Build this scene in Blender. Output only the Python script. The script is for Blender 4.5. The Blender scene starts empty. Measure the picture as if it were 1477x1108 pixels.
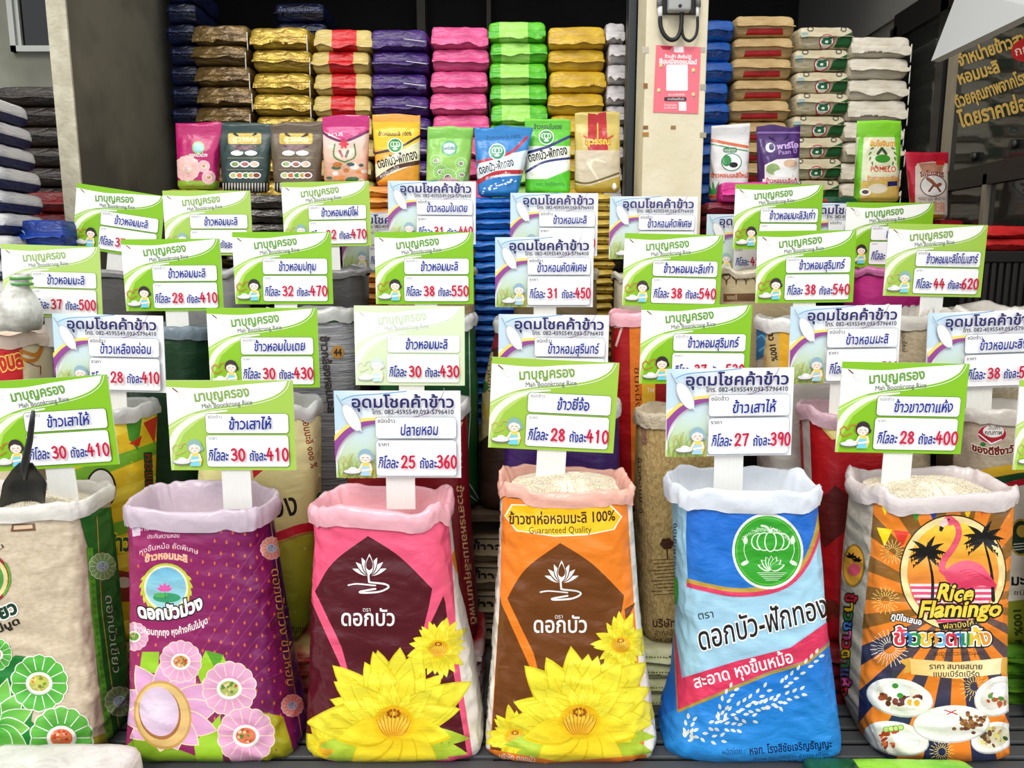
import bpy, bmesh, math, random
import numpy as np
from mathutils import Vector, Matrix, noise
from mathutils.bvhtree import BVHTree
from mathutils.geometry import delaunay_2d_cdt

random.seed(7)
SC = bpy.context.scene
COL = SC.collection
R = math.radians
# ------------------------------------------------------------------ camera, sky, exposure
FPX, CX, CY, TH = 1080.0, 738.5, 554.0, R(9.0)
CAM = np.array((0.0, 0.0, 1.6))
cd = bpy.data.cameras.new('camera'); cd.sensor_width = 36; cd.lens = FPX / 1477 * 36; cd.clip_start = .05
co = bpy.data.objects.new('camera', cd); COL.objects.link(co)
co.location = CAM; co.rotation_euler = (R(90) - TH, 0, 0); SC.camera = co
SC.view_settings.view_transform = 'Standard'; SC.view_settings.look = 'None'
SC.view_settings.gamma = 1; SC.view_settings.use_curve_mapping = False
SC.view_settings.exposure = 0.36
wd = bpy.data.worlds.new('overcast_sky'); SC.world = wd; wd.use_nodes = True
nt = wd.node_tree; bg = nt.nodes['Background']
tc = nt.nodes.new('ShaderNodeTexCoord'); sp = nt.nodes.new('ShaderNodeSeparateXYZ'); rp = nt.nodes.new('ShaderNodeValToRGB')
nt.links.new(tc.outputs['Generated'], sp.inputs[0]); nt.links.new(sp.outputs['Z'], rp.inputs[0]); nt.links.new(rp.outputs[0], bg.inputs[0])
rp.color_ramp.elements[0].color = (.88, .92, 1, 1); rp.color_ramp.elements[1].color = (1, .99, .97, 1)
bg.inputs[1].default_value = 1.05
sun = bpy.data.lights.new('hazy_sun', 'SUN'); sun.energy = 1.2; sun.angle = R(25); sun.color = (1, .97, .92)
so = bpy.data.objects.new('hazy_sun', sun); COL.objects.link(so); so.rotation_euler = (R(42), 0, R(-18)); so.location = (0, -2, 6)

# ------------------------------------------------------------------ helpers: camera rays give real places on real planes
def ray(px, py):
    x = (px - CX) / FPX; y = -(py - CY) / FPX
    return np.array((x, math.cos(TH) + y * math.sin(TH), -math.sin(TH) + y * math.cos(TH)))
def at(px, py, Y):
    d = ray(px, py); return CAM + d * (Y / d[1])
def atX(px, py, X):
    d = ray(px, py); return CAM + d * (X / d[0])
def atZ(px, py, Z):
    d = ray(px, py); return CAM + d * ((Z - 1.6) / d[2])
def proj(P):
    P = np.asarray(P, float) - CAM
    dep = P[..., 1] * math.cos(TH) - P[..., 2] * math.sin(TH)
    up = P[..., 1] * math.sin(TH) + P[..., 2] * math.cos(TH)
    return CX + FPX * P[..., 0] / dep, CY - FPX * up / dep
def lin(c):
    a = np.asarray(c, float) / 255.0
    return np.where(a <= .04045, a / 12.92, ((a + .055) / 1.055) ** 2.4)
_m = {}
def mat(name, col=None, rough=.5, bump=0, bs=30, spec=.5, mix=None, ms=8, metal=0, trans=0, coat=0, stripe=None, aniso=(1, 1, 1), detail=3, alpha=1, bfine=0):
    """procedural material; col None = colour of the print; mix = second colour mottled in; stripe=(axis, lo, hi, colour) in object space"""
    if name in _m: return _m[name]
    m = bpy.data.materials.new(name); m.use_nodes = True; t = m.node_tree; p = t.nodes['Principled BSDF']; L = t.links
    co_ = t.nodes.new('ShaderNodeTexCoord'); mp = t.nodes.new('ShaderNodeMapping'); mp.inputs['Scale'].default_value = aniso
    L.new(co_.outputs['Object'], mp.inputs[0])
    p.inputs['Roughness'].default_value = rough; p.inputs['Metallic'].default_value = metal
    p.inputs['Specular IOR Level'].default_value = spec; p.inputs['Coat Weight'].default_value = coat; p.inputs['Coat Roughness'].default_value = .2
    p.inputs['Transmission Weight'].default_value = trans; p.inputs['Alpha'].default_value = alpha
    if col is None:
        at_ = t.nodes.new('ShaderNodeAttribute'); at_.attribute_name = 'Col'; src = at_.outputs['Color']
    else:
        rg = t.nodes.new('ShaderNodeRGB'); rg.outputs[0].default_value = (*lin(col), 1); src = rg.outputs[0]
    if mix is not None:
        n = t.nodes.new('ShaderNodeTexNoise'); n.inputs['Scale'].default_value = ms; n.inputs['Detail'].default_value = 6
        L.new(mp.outputs[0], n.inputs['Vector'])
        r2 = t.nodes.new('ShaderNodeValToRGB'); r2.color_ramp.elements[0].position = .4; r2.color_ramp.elements[1].position = .62
        L.new(n.outputs[0], r2.inputs[0]); mx = t.nodes.new('ShaderNodeMix'); mx.data_type = 'RGBA'
        L.new(r2.outputs[0], mx.inputs[0]); L.new(src, mx.inputs[6]); mx.inputs[7].default_value = (*lin(mix), 1); src = mx.outputs[2]
    if stripe:
        ax, lo, hi, sc_ = stripe
        s = t.nodes.new('ShaderNodeSeparateXYZ'); L.new(co_.outputs['Object'], s.inputs[0])
        a = t.nodes.new('ShaderNodeMath'); a.operation = 'GREATER_THAN'; a.inputs[1].default_value = lo; L.new(s.outputs[ax], a.inputs[0])
        b = t.nodes.new('ShaderNodeMath'); b.operation = 'LESS_THAN'; b.inputs[1].default_value = hi; L.new(s.outputs[ax], b.inputs[0])
        c = t.nodes.new('ShaderNodeMath'); c.operation = 'MULTIPLY'; L.new(a.outputs[0], c.inputs[0]); L.new(b.outputs[0], c.inputs[1])
        mx = t.nodes.new('ShaderNodeMix'); mx.data_type = 'RGBA'; L.new(c.outputs[0], mx.inputs[0]); L.new(src, mx.inputs[6])
        mx.inputs[7].default_value = (*lin(sc_), 1); src = mx.outputs[2]
    L.new(src, p.inputs['Base Color'])
    if bump:
        n = t.nodes.new('ShaderNodeTexNoise'); n.inputs['Scale'].default_value = bs; n.inputs['Detail'].default_value = detail; n.inputs['Distortion'].default_value = .6
        L.new(mp.outputs[0], n.inputs['Vector']); h = n.outputs[0]
        if bfine:
            n2 = t.nodes.new('ShaderNodeTexNoise'); n2.inputs['Scale'].default_value = 420; L.new(co_.outputs['Object'], n2.inputs['Vector'])
            ad = t.nodes.new('ShaderNodeMath'); ad.operation = 'MULTIPLY_ADD'; ad.inputs[1].default_value = bfine
            L.new(n2.outputs[0], ad.inputs[0]); L.new(h, ad.inputs[2]); h = ad.outputs[0]
        b = t.nodes.new('ShaderNodeBump'); b.inputs['Strength'].default_value = bump; b.inputs['Distance'].default_value = .02
        L.new(h, b.inputs['Height']); L.new(b.outputs[0], p.inputs['Normal'])
    _m[name] = m; return m

def root(name, label, cat, loc=(0, 0, 0), group=None, kind=None):
    o = bpy.data.objects.new(name, None); COL.objects.link(o); o.location = loc; o.empty_display_size = .05
    o['label'] = label; o['category'] = cat
    if group: o['group'] = group
    if kind: o['kind'] = kind
    return o
def me_(name, V, F, cols=None, smooth=True):
    m = bpy.data.meshes.new(name); m.from_pydata([tuple(v) for v in np.asarray(V, float)], [], [tuple(int(i) for i in f) for f in F]); m.update()
    if smooth: m.polygons.foreach_set('use_smooth', [True] * len(m.polygons))
    if cols is not None:
        a = m.color_attributes.new('Col', 'FLOAT_COLOR', 'CORNER')
        c = np.ones((len(m.loops), 4)); c[:, :3] = cols
        a.data.foreach_set('color', c.ravel().astype(np.float32))
    return m
def obj(name, V, F, m, parent=None, cols=None, smooth=True, label=None, cat=None, group=None, kind=None, world=True, origin=None):
    """one mesh object; V in world metres"""
    o0 = np.zeros(3)
    if parent is not None and world:
        q = parent
        while q is not None: o0 = o0 + np.array(q.location); q = q.parent
    if origin is not None: o0 = np.asarray(origin, float)
    o = bpy.data.objects.new(name, me_(name, np.asarray(V, float) - o0, F, cols, smooth)); COL.objects.link(o)
    o.data.materials.append(m)
    if parent is not None: o.parent = parent
    elif origin is not None: o.location = origin
    if label: o['label'] = label
    if cat: o['category'] = cat
    if group: o['group'] = group
    if kind: o['kind'] = kind
    return o
def box(x0, x1, y0, y1, z0, z1):
    V = [(x, y, z) for z in (z0, z1) for y in (y0, y1) for x in (x0, x1)]
    return V, [(0, 2, 3, 1), (4, 5, 7, 6), (0, 1, 5, 4), (2, 6, 7, 3), (0, 4, 6, 2), (1, 3, 7, 5)]
def bevbox(x0, x1, y0, y1, z0, z1, b=.004, seg=2):
    bm = bmesh.new(); V, F = box(x0, x1, y0, y1, z0, z1); vs = [bm.verts.new(v) for v in V]
    for f in F: bm.faces.new([vs[i] for i in f])
    bmesh.ops.bevel(bm, geom=bm.edges[:], offset=b, segments=seg, affect='EDGES', profile=.5)
    bm.verts.index_update(); V = [v.co[:] for v in bm.verts]; F = [[v.index for v in f.verts] for f in bm.faces]; bm.free(); return V, F
def join(*parts):
    V, F, n = [], [], 0
    for v, f in parts:
        V += [tuple(p) for p in v]; F += [[i + n for i in q] for q in f]; n += len(v)
    return V, F
def loft(rings, cap0=True, cap1=False, closed=True):
    n = len(rings[0]); V = np.vstack(rings); F = []
    for r in range(len(rings) - 1):
        for i in range(n if closed else n - 1):
            j = (i + 1) % n; F.append((r * n + i, r * n + j, (r + 1) * n + j, (r + 1) * n + i))
    if cap0: F.append(tuple(range(n))[::-1])
    if cap1: F.append(tuple(range((len(rings) - 1) * n, len(rings) * n)))
    return V, F
def tube(pts, r, n=8, taper=None):
    P = [Vector(p) for p in pts]; rings = []
    for i, p in enumerate(P):
        d = (P[min(i + 1, len(P) - 1)] - P[max(i - 1, 0)]).normalized()
        a = d.cross(Vector((0, 1, .01))); a = a.normalized() if a.length > .1 else d.cross(Vector((1, 0, 0))).normalized()
        b = d.cross(a); rr = r * (taper[i] if taper else 1)
        rings.append(np.array([tuple(p + (a * math.cos(t) + b * math.sin(t)) * rr) for t in np.linspace(0, 2 * math.pi, n, endpoint=False)]))
    return loft(rings, True, True)
def N(x, y, z): return noise.noise(Vector((x, y, z)))

# ------------------------------------------------------------------ flat print: outlines in 2-D (y down)
_g = {}
def fatten(conts, off):
    if not off: return conts
    sg = 1 if sum(area(c) for c in conts) > 0 else -1; out = []
    for c in conts:
        keep = np.hypot(*(c - np.roll(c, 1, 0)).T) > 1e-5; c = c[keep]
        if len(c) < 3: continue
        d = np.roll(c, -1, 0) - c; d /= np.hypot(d[:, 0], d[:, 1])[:, None]; n1 = np.stack([d[:, 1], -d[:, 0]], 1) * sg; n0 = np.roll(n1, 1, 0)
        m = n0 + n1; l = np.hypot(m[:, 0], m[:, 1])[:, None]; m = m / np.maximum(l, 1e-3); k = np.minimum(2 / np.maximum(l, 1e-3), 1.8)
        out.append(c + m * k * off)
    return out
def glyph(s, bold=0):
    k = (s, bold)
    if k in _g: return _g[k]
    if bold: _g[k] = fatten(glyph(s), bold); return _g[k]
    if len(s) > 1 and any(ord(q) < 128 and q != ' ' for q in s) and any(ord(q) > 3000 for q in s): # latin and thai outlines turn opposite ways: make them agree
        raw = _outline(s); cnt = [len(_outline(q)) for q in s]
        if sum(cnt) == len(raw):
            out, i = [], 0
            for n_ in cnt:
                part = raw[i:i + n_]; i += n_
                out += [c[::-1] for c in part] if part and sum(area(c) for c in part) < 0 else part
            _g[k] = out; return out
    _g[k] = _outline(s); return _g[k]
def _outline(s):
    if s == ' ': return []
    if ('raw', s) in _g: return _g[('raw', s)]
    c = bpy.data.curves.new('type', 'FONT'); c.body = s; c.size = 1; c.fill_mode = 'NONE'; c.resolution_u = 2
    o = bpy.data.objects.new('type', c); m = bpy.data.meshes.new_from_object(o)
    v = np.empty(len(m.vertices) * 3); m.vertices.foreach_get('co', v); v = v.reshape(-1, 3)[:, :2]
    e = np.empty(len(m.edges) * 2, int); m.edges.foreach_get('vertices', e); e = e.reshape(-1, 2)
    nxt = {}; adj = {}
    for a, b in e.tolist(): adj.setdefault(a, []).append(b); adj.setdefault(b, []).append(a)
    seen = set(); out = []
    for i in range(len(v)):
        if i in seen or i not in adj: continue
        loop = [i]; seen.add(i); cur = i
        while True:
            nb = sorted(q for q in adj[cur] if q not in seen)
            if not nb: break
            cur = nb[0]; seen.add(cur); loop.append(cur)
        if len(loop) > 2: out.append(v[loop])
    bpy.data.objects.remove(o); bpy.data.curves.remove(c); bpy.data.meshes.remove(m)
    _g[('raw', s)] = out; return out
XH = None
COMB = set('ัิีึืุู็่้๊๋์ํ')
def blen(s): return sum(1 for c in s if c not in COMB)
def ell(cx, cy, rx, ry, n=28, rot=0, a0=0, a1=2 * math.pi):
    t = np.linspace(a0, a1, n, endpoint=a1 < 6.28); x = rx * np.cos(t); y = ry * np.sin(t); c, s = math.cos(rot), math.sin(rot)
    return np.stack([cx + x * c - y * s, cy + x * s + y * c], 1)
def rrect(x0, y0, x1, y1, r=5):
    P = []
    for cx, cy, a in ((x1 - r, y1 - r, 0), (x0 + r, y1 - r, 90), (x0 + r, y0 + r, 180), (x1 - r, y0 + r, 270)):
        for k in range(4): t = R(a + k * 30); P.append((cx + r * math.cos(t), cy + r * math.sin(t)))
    return np.array(P)
def spline(P, n=6):
    P = np.asarray(P, float); out = []
    for i in range(len(P) - 1):
        p0, p1, p2, p3 = P[max(i - 1, 0)], P[i], P[i + 1], P[min(i + 2, len(P) - 1)]
        for k in range(n):
            t = k / n
            out.append(.5 * ((2 * p1) + (-p0 + p2) * t + (2 * p0 - 5 * p1 + 4 * p2 - p3) * t * t + (-p0 + 3 * p1 - 3 * p2 + p3) * t ** 3))
    out.append(P[-1]); return np.array(out)
def area(c): x, y = c[:, 0], c[:, 1]; return .5 * np.sum(x * np.roll(y, -1) - np.roll(x, -1) * y)
def wind(P, conts):
    w = np.zeros(len(P), int)
    for c in conts:
        a = c; b = np.roll(c, -1, 0)
        y0, y1 = a[:, 1], b[:, 1]
        for k in range(0, len(P), 4000):
            p = P[k:k + 4000]; py = p[:, 1:2]
            up = (y0 <= py) & (y1 > py); dn = (y0 > py) & (y1 <= py)
            cr = (b[:, 0] - a[:, 0]) * (py - a[:, 1]) - (p[:, 0:1] - a[:, 0]) * (b[:, 1] - a[:, 1])
            w[k:k + 4000] += (up & (cr > 0)).sum(1) - (dn & (cr < 0)).sum(1)
    return w
_tri = {}
class Art:
    def __init__(s): s.S = []          # (contours, colour, level)
    def poly(s, P, col, lev=None):
        c = np.asarray(P, float)
        if area(c) < 0: c = c[::-1]
        s.S.append(([c], col, len(s.S) if lev is None else lev)); return s
    def multi(s, L, col, lev=None): s.S.append(([np.asarray(c, float) for c in L], col, len(s.S) if lev is None else lev))
    def line(s, P, w, col, lev=None, w1=None, caps=True):
        P = np.asarray(P, float); L = []; n = len(P)
        for i in range(n - 1):
            d = P[i + 1] - P[i]; l = np.hypot(*d)
            if l < 1e-6: continue
            q = np.array((-d[1], d[0])) / l
            wa = w if w1 is None else w + (w1 - w) * i / (n - 1); wb = w if w1 is None else w + (w1 - w) * (i + 1) / (n - 1)
            c = np.array([P[i] + q * wa / 2, P[i + 1] + q * wb / 2, P[i + 1] - q * wb / 2, P[i] - q * wa / 2])
            L.append(c if area(c) > 0 else c[::-1])
            if caps or i: L.append(ell(P[i][0], P[i][1], wa / 2, wa / 2, 7))
        if caps: L.append(ell(P[-1][0], P[-1][1], wb / 2, wb / 2, 7))
        s.multi(L, col, lev)
    def text(s, t, cx, yb, w, xh, col, rot=0, bold=0, shear=0, wob=0, arc=0, out=None, outw=.05, lev=None, grad=None):
        global XH
        if XH is None: g = np.vstack(glyph('อ')); XH = np.ptp(g[:, 1])
        base = np.vstack(glyph(t)); x0, x1 = base[:, 0].min(), base[:, 0].max(); sx = w / max(x1 - x0, 1e-6); sy = xh / XH
        cr, sr = math.cos(rot), math.sin(rot)
        def tr(c):
            x = (c[:, 0] - (x0 + x1) / 2) * sx + c[:, 1] * sy * shear; y = -c[:, 1] * sy
            if arc: y = y + arc * (x / (w / 2)) ** 2
            if wob: x, y = x + wob * np.sin(y * .5 + cx) + wob * .5 * np.sin(x * .33 + yb), y + wob * np.sin(x * .45 + yb) + wob * .8 * np.sin(x * .13 + cx)
            y = y + xh / 2
            return np.stack([cx + x * cr - y * sr, yb - xh / 2 + x * sr + y * cr], 1)
        if out is not None: s.multi([tr(c) for c in glyph(t, outw)], out, lev)
        s.multi([tr(c) for c in glyph(t, bold)], col, lev)
    def num(s, t, x, yt, cw, h, wd_, col, lev=None):
        for ch in t:
            for st in DIG.get(ch, []):
                P = spline([(x + a * cw * .8, yt + b * h) for a, b in st], 3) if len(st) > 3 else np.array([(x + a * cw * .8, yt + b * h) for a, b in st])
                s.line(P, wd_, col, lev)
            x += cw
    def flat(s, U, step=.00022, fade=0, fc=(247, 252, 246)):
        """levels of thin ink on a flat board; U maps (n,2)->(x,z)"""
        V, F, C = [], [], []; n = 0
        for conts, col, lev in s.S:
            k = hash(b''.join(c.tobytes() for c in conts))
            if k not in _tri: _tri[k] = cdt(conts)
            v, t = _tri[k]
            if len(t) == 0: continue
            c = col(v) if callable(col) else np.tile(np.asarray(col, float), (len(v), 1))
            if fade: c = c * (1 - fade) + np.asarray(fc, float) * fade
            p = U(v); V.append(np.stack([p[:, 0], np.full(len(v), -step * (lev + 1)), p[:, 1]], 1))
            F.append(t[:, ::-1] + n); C.append(lin(c)[t[:, ::-1]].reshape(-1, 3)); n += len(v)
        return np.vstack(V), np.vstack(F), np.vstack(C)
    def planar(s, step=5, grid=True):
        """all shapes overlaid into ONE layer of triangles"""
        P, E = [], []; n = 0
        for conts, _, _ in s.S:
            for c in conts:
                q = []
                for a, b in zip(c, np.roll(c, -1, 0)):
                    k = max(1, int(np.hypot(*(b - a)) / step + .5))
                    for j in range(k): q.append(a + (b - a) * j / k)
                q = np.array(q); m = len(q); P.append(q)
                E += [(n + i, n + (i + 1) % m) for i in range(m)]; n += m
        allp = np.vstack(P); lo, hi = allp.min(0), allp.max(0)
        if grid:
            gx, gy = np.meshgrid(np.arange(lo[0] + step * .3, hi[0], step), np.arange(lo[1] + step * .37, hi[1], step))
            gx = gx + (np.arange(gx.shape[0]) % 2)[:, None] * step / 2
            P.append(np.stack([gx.ravel(), gy.ravel()], 1))
        P = np.vstack(P)
        r = delaunay_2d_cdt([Vector(p) for p in P.tolist()], E, [], 0, 1e-3 if step > 1 else 1e-6, False)
        v = np.array([tuple(q) for q in r[0]]); t = np.array([f for f in r[2] if len(f) == 3])
        cen = v[t].mean(1); own = np.full(len(t), -1)
        order = sorted(range(len(s.S)), key=lambda i: s.S[i][2])
        for i in order:
            cs = s.S[i][0]; al = np.vstack(cs); a, b = al.min(0), al.max(0)
            idx = np.where((cen[:, 0] >= a[0]) & (cen[:, 0] <= b[0]) & (cen[:, 1] >= a[1]) & (cen[:, 1] <= b[1]))[0]
            if len(idx): own[idx[wind(cen[idx], cs) != 0]] = i
        keep = own >= 0; t = t[keep]; own = own[keep]
        C = np.zeros((len(t), 3, 3))
        for i in np.unique(own):
            col = s.S[i][1]; q = own == i
            if callable(col): C[q] = col(v[t[q]].reshape(-1, 2)).reshape(-1, 3, 3)
            else: C[q] = np.asarray(col, float)
        return v, t, lin(np.clip(C, 0, 255))
def cdt(conts):
    P, E = [], []; n = 0
    for c in conts:
        P += c.tolist(); m = len(c); E += [(n + i, n + (i + 1) % m) for i in range(m)]; n += m
    r = delaunay_2d_cdt([Vector(p) for p in P], E, [], 0, 1e-4, False)
    v = np.array([tuple(q) for q in r[0]]); t = np.array([f for f in r[2] if len(f) == 3])
    if len(t) == 0: return v, t.reshape(0, 3)
    w = wind(v[t].mean(1), conts); t = t[w != 0]
    a = v[t]; ar = (a[:, 1, 0] - a[:, 0, 0]) * (a[:, 2, 1] - a[:, 0, 1]) - (a[:, 1, 1] - a[:, 0, 1]) * (a[:, 2, 0] - a[:, 0, 0])
    t[ar < 0] = t[ar < 0][:, ::-1]
    return v, t
DIG = {'0': [[(.5, 0), (.15, .2), (.08, .6), (.3, .97), (.62, 1), (.88, .7), (.85, .25), (.5, 0)]], '1': [[(.28, .22), (.55, 0), (.52, 1)]],
       '2': [[(.1, .25), (.35, 0), (.78, .06), (.82, .35), (.45, .7), (.08, 1), (.5, .93), (.92, 1)]],
       '3': [[(.12, .12), (.5, 0), (.82, .18), (.7, .4), (.35, .48), (.8, .56), (.88, .82), (.5, 1), (.08, .9)]],
       '4': [[(.45, 0), (.05, .62), (.95, .6)], [(.66, .3), (.62, 1)]], '5': [[(.85, 0), (.25, .03)], [(.25, .03), (.18, .45), (.6, .38), (.88, .65), (.7, .95), (.3, 1), (.08, .88)]],
       '6': [[(.75, 0), (.3, .3), (.1, .7), (.35, 1), (.75, .95), (.85, .65), (.55, .48), (.15, .65)]], '7': [[(.08, .05), (.9, 0)], [(.9, 0), (.6, .45), (.4, 1)]],
       '8': [[(.5, .45), (.15, .25), (.45, 0), (.82, .2), (.5, .45), (.1, .75), (.5, 1), (.9, .75), (.5, .45)]],
       '9': [[(.85, .3), (.5, .5), (.12, .3), (.4, 0), (.85, .1), (.85, .5), (.7, 1)]]}
def petal(cx, cy, ang, L_, W, tip=.55, n=9, bend=0):
    t = np.linspace(0, 1, n); h = W / 2 * np.sin(np.pi * t ** tip) ** .8 * (1 - .15 * t); h[-1] = 0
    x = np.concatenate([t * L_, (t * L_)[::-1][1:]]); y = np.concatenate([h, -h[::-1][1:]]) + bend * np.concatenate([t, t[::-1][1:]]) ** 2 * L_
    c, s = math.cos(ang), math.sin(ang); return np.stack([cx + x * c - y * s, cy + x * s + y * c], 1)
def rad(cx, cy, r, c0, c1, pw=1.0):
    c0, c1 = np.asarray(c0, float), np.asarray(c1, float)
    def f(P): t = np.clip(np.hypot(P[:, 0] - cx, P[:, 1] - cy) / r, 0, 1)[:, None] ** pw; return c0 * (1 - t) + c1 * t
    return f
def vgrad(y0, y1, c0, c1, ax=1):
    c0, c1 = np.asarray(c0, float), np.asarray(c1, float)
    def f(P): t = np.clip((P[:, ax] - y0) / (y1 - y0), 0, 1)[:, None]; return c0 * (1 - t) + c1 * t
    return f
def printed(art, base, name, parent, m, step=5, off=.002, frm=None, label=None, grid=True):
    """lay a print onto the surface of mesh object base, along the camera's rays"""
    v, t, C = art.planar(step, grid)
    bv = BVHTree.FromPolygons([tuple(p) for p in base[0]], [tuple(int(i) for i in f) for f in base[1]])
    o = Vector(CAM); n = len(v); W = np.zeros((n, 3)); hit = np.zeros(n, bool); cen_ = Vector(np.asarray(base[0]).mean(0)); thin = np.ptp(np.asarray(base[0])[:, 1]) < .03
    def cast(p):
        d = Vector(ray(p[0], p[1])).normalized(); h = bv.ray_cast(o, d)
        if h[0] is None: return None
        if not thin:
            q = h[0] - cen_; q.z = 0
            if h[1].dot(q) * h[1].dot(d) > 0: return None      # inner side of the far wall
        nn = h[1] if h[1].dot(d) < 0 else -h[1]
        return tuple(h[0] + nn * off)
    for i in np.unique(t):
        q = cast(v[i])
        if q is not None: W[i] = q; hit[i] = True
    cnt = hit[t].sum(1); part = t[(cnt > 0) & (cnt < 3)]; buddy = {}
    for f in part.tolist():
        g = next(k for k in f if hit[k])
        for k in f:
            if not hit[k]: buddy[k] = g
    for k, g in buddy.items():
        a, b = v[g].copy(), v[k].copy(); best = W[g]
        for _ in range(7):
            mid = (a + b) / 2; q = cast(mid)
            if q is None: b = mid
            else: a = mid; best = q
        W[k] = best
    kp = cnt > 0; t = t[kp]; C = C[kp]
    # drop faces that jump in depth
    sp_ = np.ptp(W[t][:, :, 1], axis=1) < .12; t = t[sp_]; C = C[sp_]
    for _ in range(3):                                          # split what got long where the surface turns away
        A = W[t]; el = np.linalg.norm(A - np.roll(A, -1, 1), axis=2); mk = el > max(.011, step * 2.7e-3)
        if not mk.any(): break
        mid = {}; W_ = W.tolist(); v_ = v.tolist(); nt_, nC = [t[~mk.any(1)]], [C[~mk.any(1)]]; T_, K_ = [], []
        for f, m3, c in zip(t[mk.any(1)].tolist(), mk[mk.any(1)].tolist(), C[mk.any(1)]):
            e = [None] * 3; ce = [None] * 3
            for i in range(3):
                if m3[i]:
                    a_, b_ = f[i], f[(i + 1) % 3]; k = (min(a_, b_), max(a_, b_))
                    if k not in mid:
                        p = [(v_[a_][0] + v_[b_][0]) / 2, (v_[a_][1] + v_[b_][1]) / 2]; q = cast(p)
                        if q is None: q = tuple((np.array(W_[a_]) + np.array(W_[b_])) / 2)
                        mid[k] = len(W_); W_.append(list(q)); v_.append(p)
                    e[i] = mid[k]; ce[i] = (c[i] + c[(i + 1) % 3]) / 2
            n_ = sum(m3)
            if n_ == 3: T_ += [(f[0], e[0], e[2]), (e[0], f[1], e[1]), (e[2], e[1], f[2]), (e[0], e[1], e[2])]; K_ += [(c[0], ce[0], ce[2]), (ce[0], c[1], ce[1]), (ce[2], ce[1], c[2]), (ce[0], ce[1], ce[2])]
            elif n_ == 1:
                i = m3.index(True); j, k = (i + 1) % 3, (i + 2) % 3
                T_ += [(f[i], e[i], f[k]), (e[i], f[j], f[k])]; K_ += [(c[i], ce[i], c[k]), (ce[i], c[j], c[k])]
            else:
                i = m3.index(False); j, k = (i + 1) % 3, (i + 2) % 3      # edges j-k and k-i split
                T_ += [(f[i], f[j], e[j]), (f[i], e[j], e[k]), (e[k], e[j], f[k])]; K_ += [(c[i], c[j], ce[j]), (c[i], ce[j], ce[k]), (ce[k], ce[j], c[k])]
        t = np.vstack([nt_[0], np.array(T_)]); C = np.concatenate([nC[0], np.array(K_)]); W = np.array(W_); v = np.array(v_)
    used, inv = np.unique(t, return_inverse=True); t = inv.reshape(-1, 3); W = W[used]
    nz = np.cross(W[t][:, 1] - W[t][:, 0], W[t][:, 2] - W[t][:, 0]); fl = np.einsum('ij,ij->i', nz, W[t][:, 0] - CAM) > 0
    t[fl] = t[fl][:, ::-1]; C[fl] = C[fl][:, ::-1]
    return obj(name, W, t, m, parent, cols=C.reshape(-1, 3), label=label)

# ------------------------------------------------------------------ room shell
grey = mat('plaster_grey', (118, 116, 104), .9, .25, 6, mix=(84, 82, 72), ms=1.8, spec=.2)
cream = mat('plaster_cream', (236, 226, 196), .85, .2, 20, mix=(228, 217, 184), ms=4, spec=.2)
dark = mat('dark_back_wall', (26, 26, 24), .9, mix=(16, 16, 16), ms=2)
conc = mat('concrete_floor', (120, 116, 108), .85, .3, 12, mix=(92, 90, 84), ms=5)
steel = mat('dark_steel', (70, 74, 76), .45, metal=.6)
alum = mat('aged_aluminium', (150, 142, 122), .5, metal=.4)
blackf = mat('black_frame', (22, 20, 18), .5)
whitep = mat('white_paint', (232, 232, 228), .6)
def st(name, vf, m, **k): return obj(name, vf[0], vf[1], m, smooth=False, kind='structure', **k)
st('floor', box(-7, 7, -6, 8, -.1, 0), conc)
st('wall_back', box(-7, 7, 6.4, 6.5, 0, 3.9), dark)
st('ceiling', box(-7, 7, 4.5, 6.5, 3.9, 4.0), mat('dark_ceiling', (60, 58, 54), .9))
st('wall_left', box(-4.6, -4.5, 3, 6.4, 0, 3.9), grey)
xw = at(106, 150, 3.6)[0]
st('wall_partition', box(xw - .085, xw, 3.612, 5.0, 0, 3.9), mat('partition_plaster', (112, 108, 92), .9, .3, 5, mix=(84, 81, 70), ms=2.2, spec=.2))
st('trim_1', box(xw - .087, xw + .002, 3.6, 3.612, 0, 3.9), mat('pale_edge', (206, 200, 176), .9, .3, 30, mix=(186, 178, 154), ms=10, spec=.2))
wl = (-4.5, xw - .09)
w0, w1 = at(20, 76, 5.0), at(92, 76, 5.0)
V1 = join(box(wl[0], w0[0], 5.0, 5.1, 0, 3.9), box(w0[0], w1[0], 5.0, 5.1, 0, w0[2]), box(w1[0], wl[1], 5.0, 5.1, 0, 3.9), box(w0[0], w1[0], 5.0, 5.1, 3.7, 3.9))
st('wall_side_room', V1, mat('side_room_plaster', (150, 150, 134), .9, .2, 8, mix=(118, 118, 104), ms=1.6))
wf = root('window_1', 'dark window', 'window', (w0[0], 5, w0[2])); del wf['label'], wf['category']; wf['kind'] = 'structure'
fr = .035
obj('window_frame', *join(box(w0[0], w0[0] + fr, 4.97, 5.03, w0[2], 3.7), box(w0[0], w1[0], 4.97, 5.03, w0[2], w0[2] + fr), box(w0[0] + fr, w0[0] + fr * 1.7, 4.99, 5.03, w0[2] + fr, 3.7), box(w1[0] - fr, w1[0], 4.97, 5.03, w0[2], 3.7)), mat('window_frame_white', (190, 192, 184), .6), wf, smooth=False)
obj('pane', *box(w0[0] + fr, w1[0] - fr, 5.01, 5.016, w0[2] + fr, 3.7), mat('dark_glass', (8, 9, 9), .08), wf, smooth=False)
# recess behind: door posts and air conditioner ledge high up
for i, (a, b) in enumerate(((602, 614), (702, 708))):
    p, q = at(a, 10, 6.3), at(b, 10, 6.3)
    st('door_post', box(p[0], q[0], 6.25, 6.39, 0, 3.9), mat('post_grey', (92, 88, 78), .7))
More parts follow.
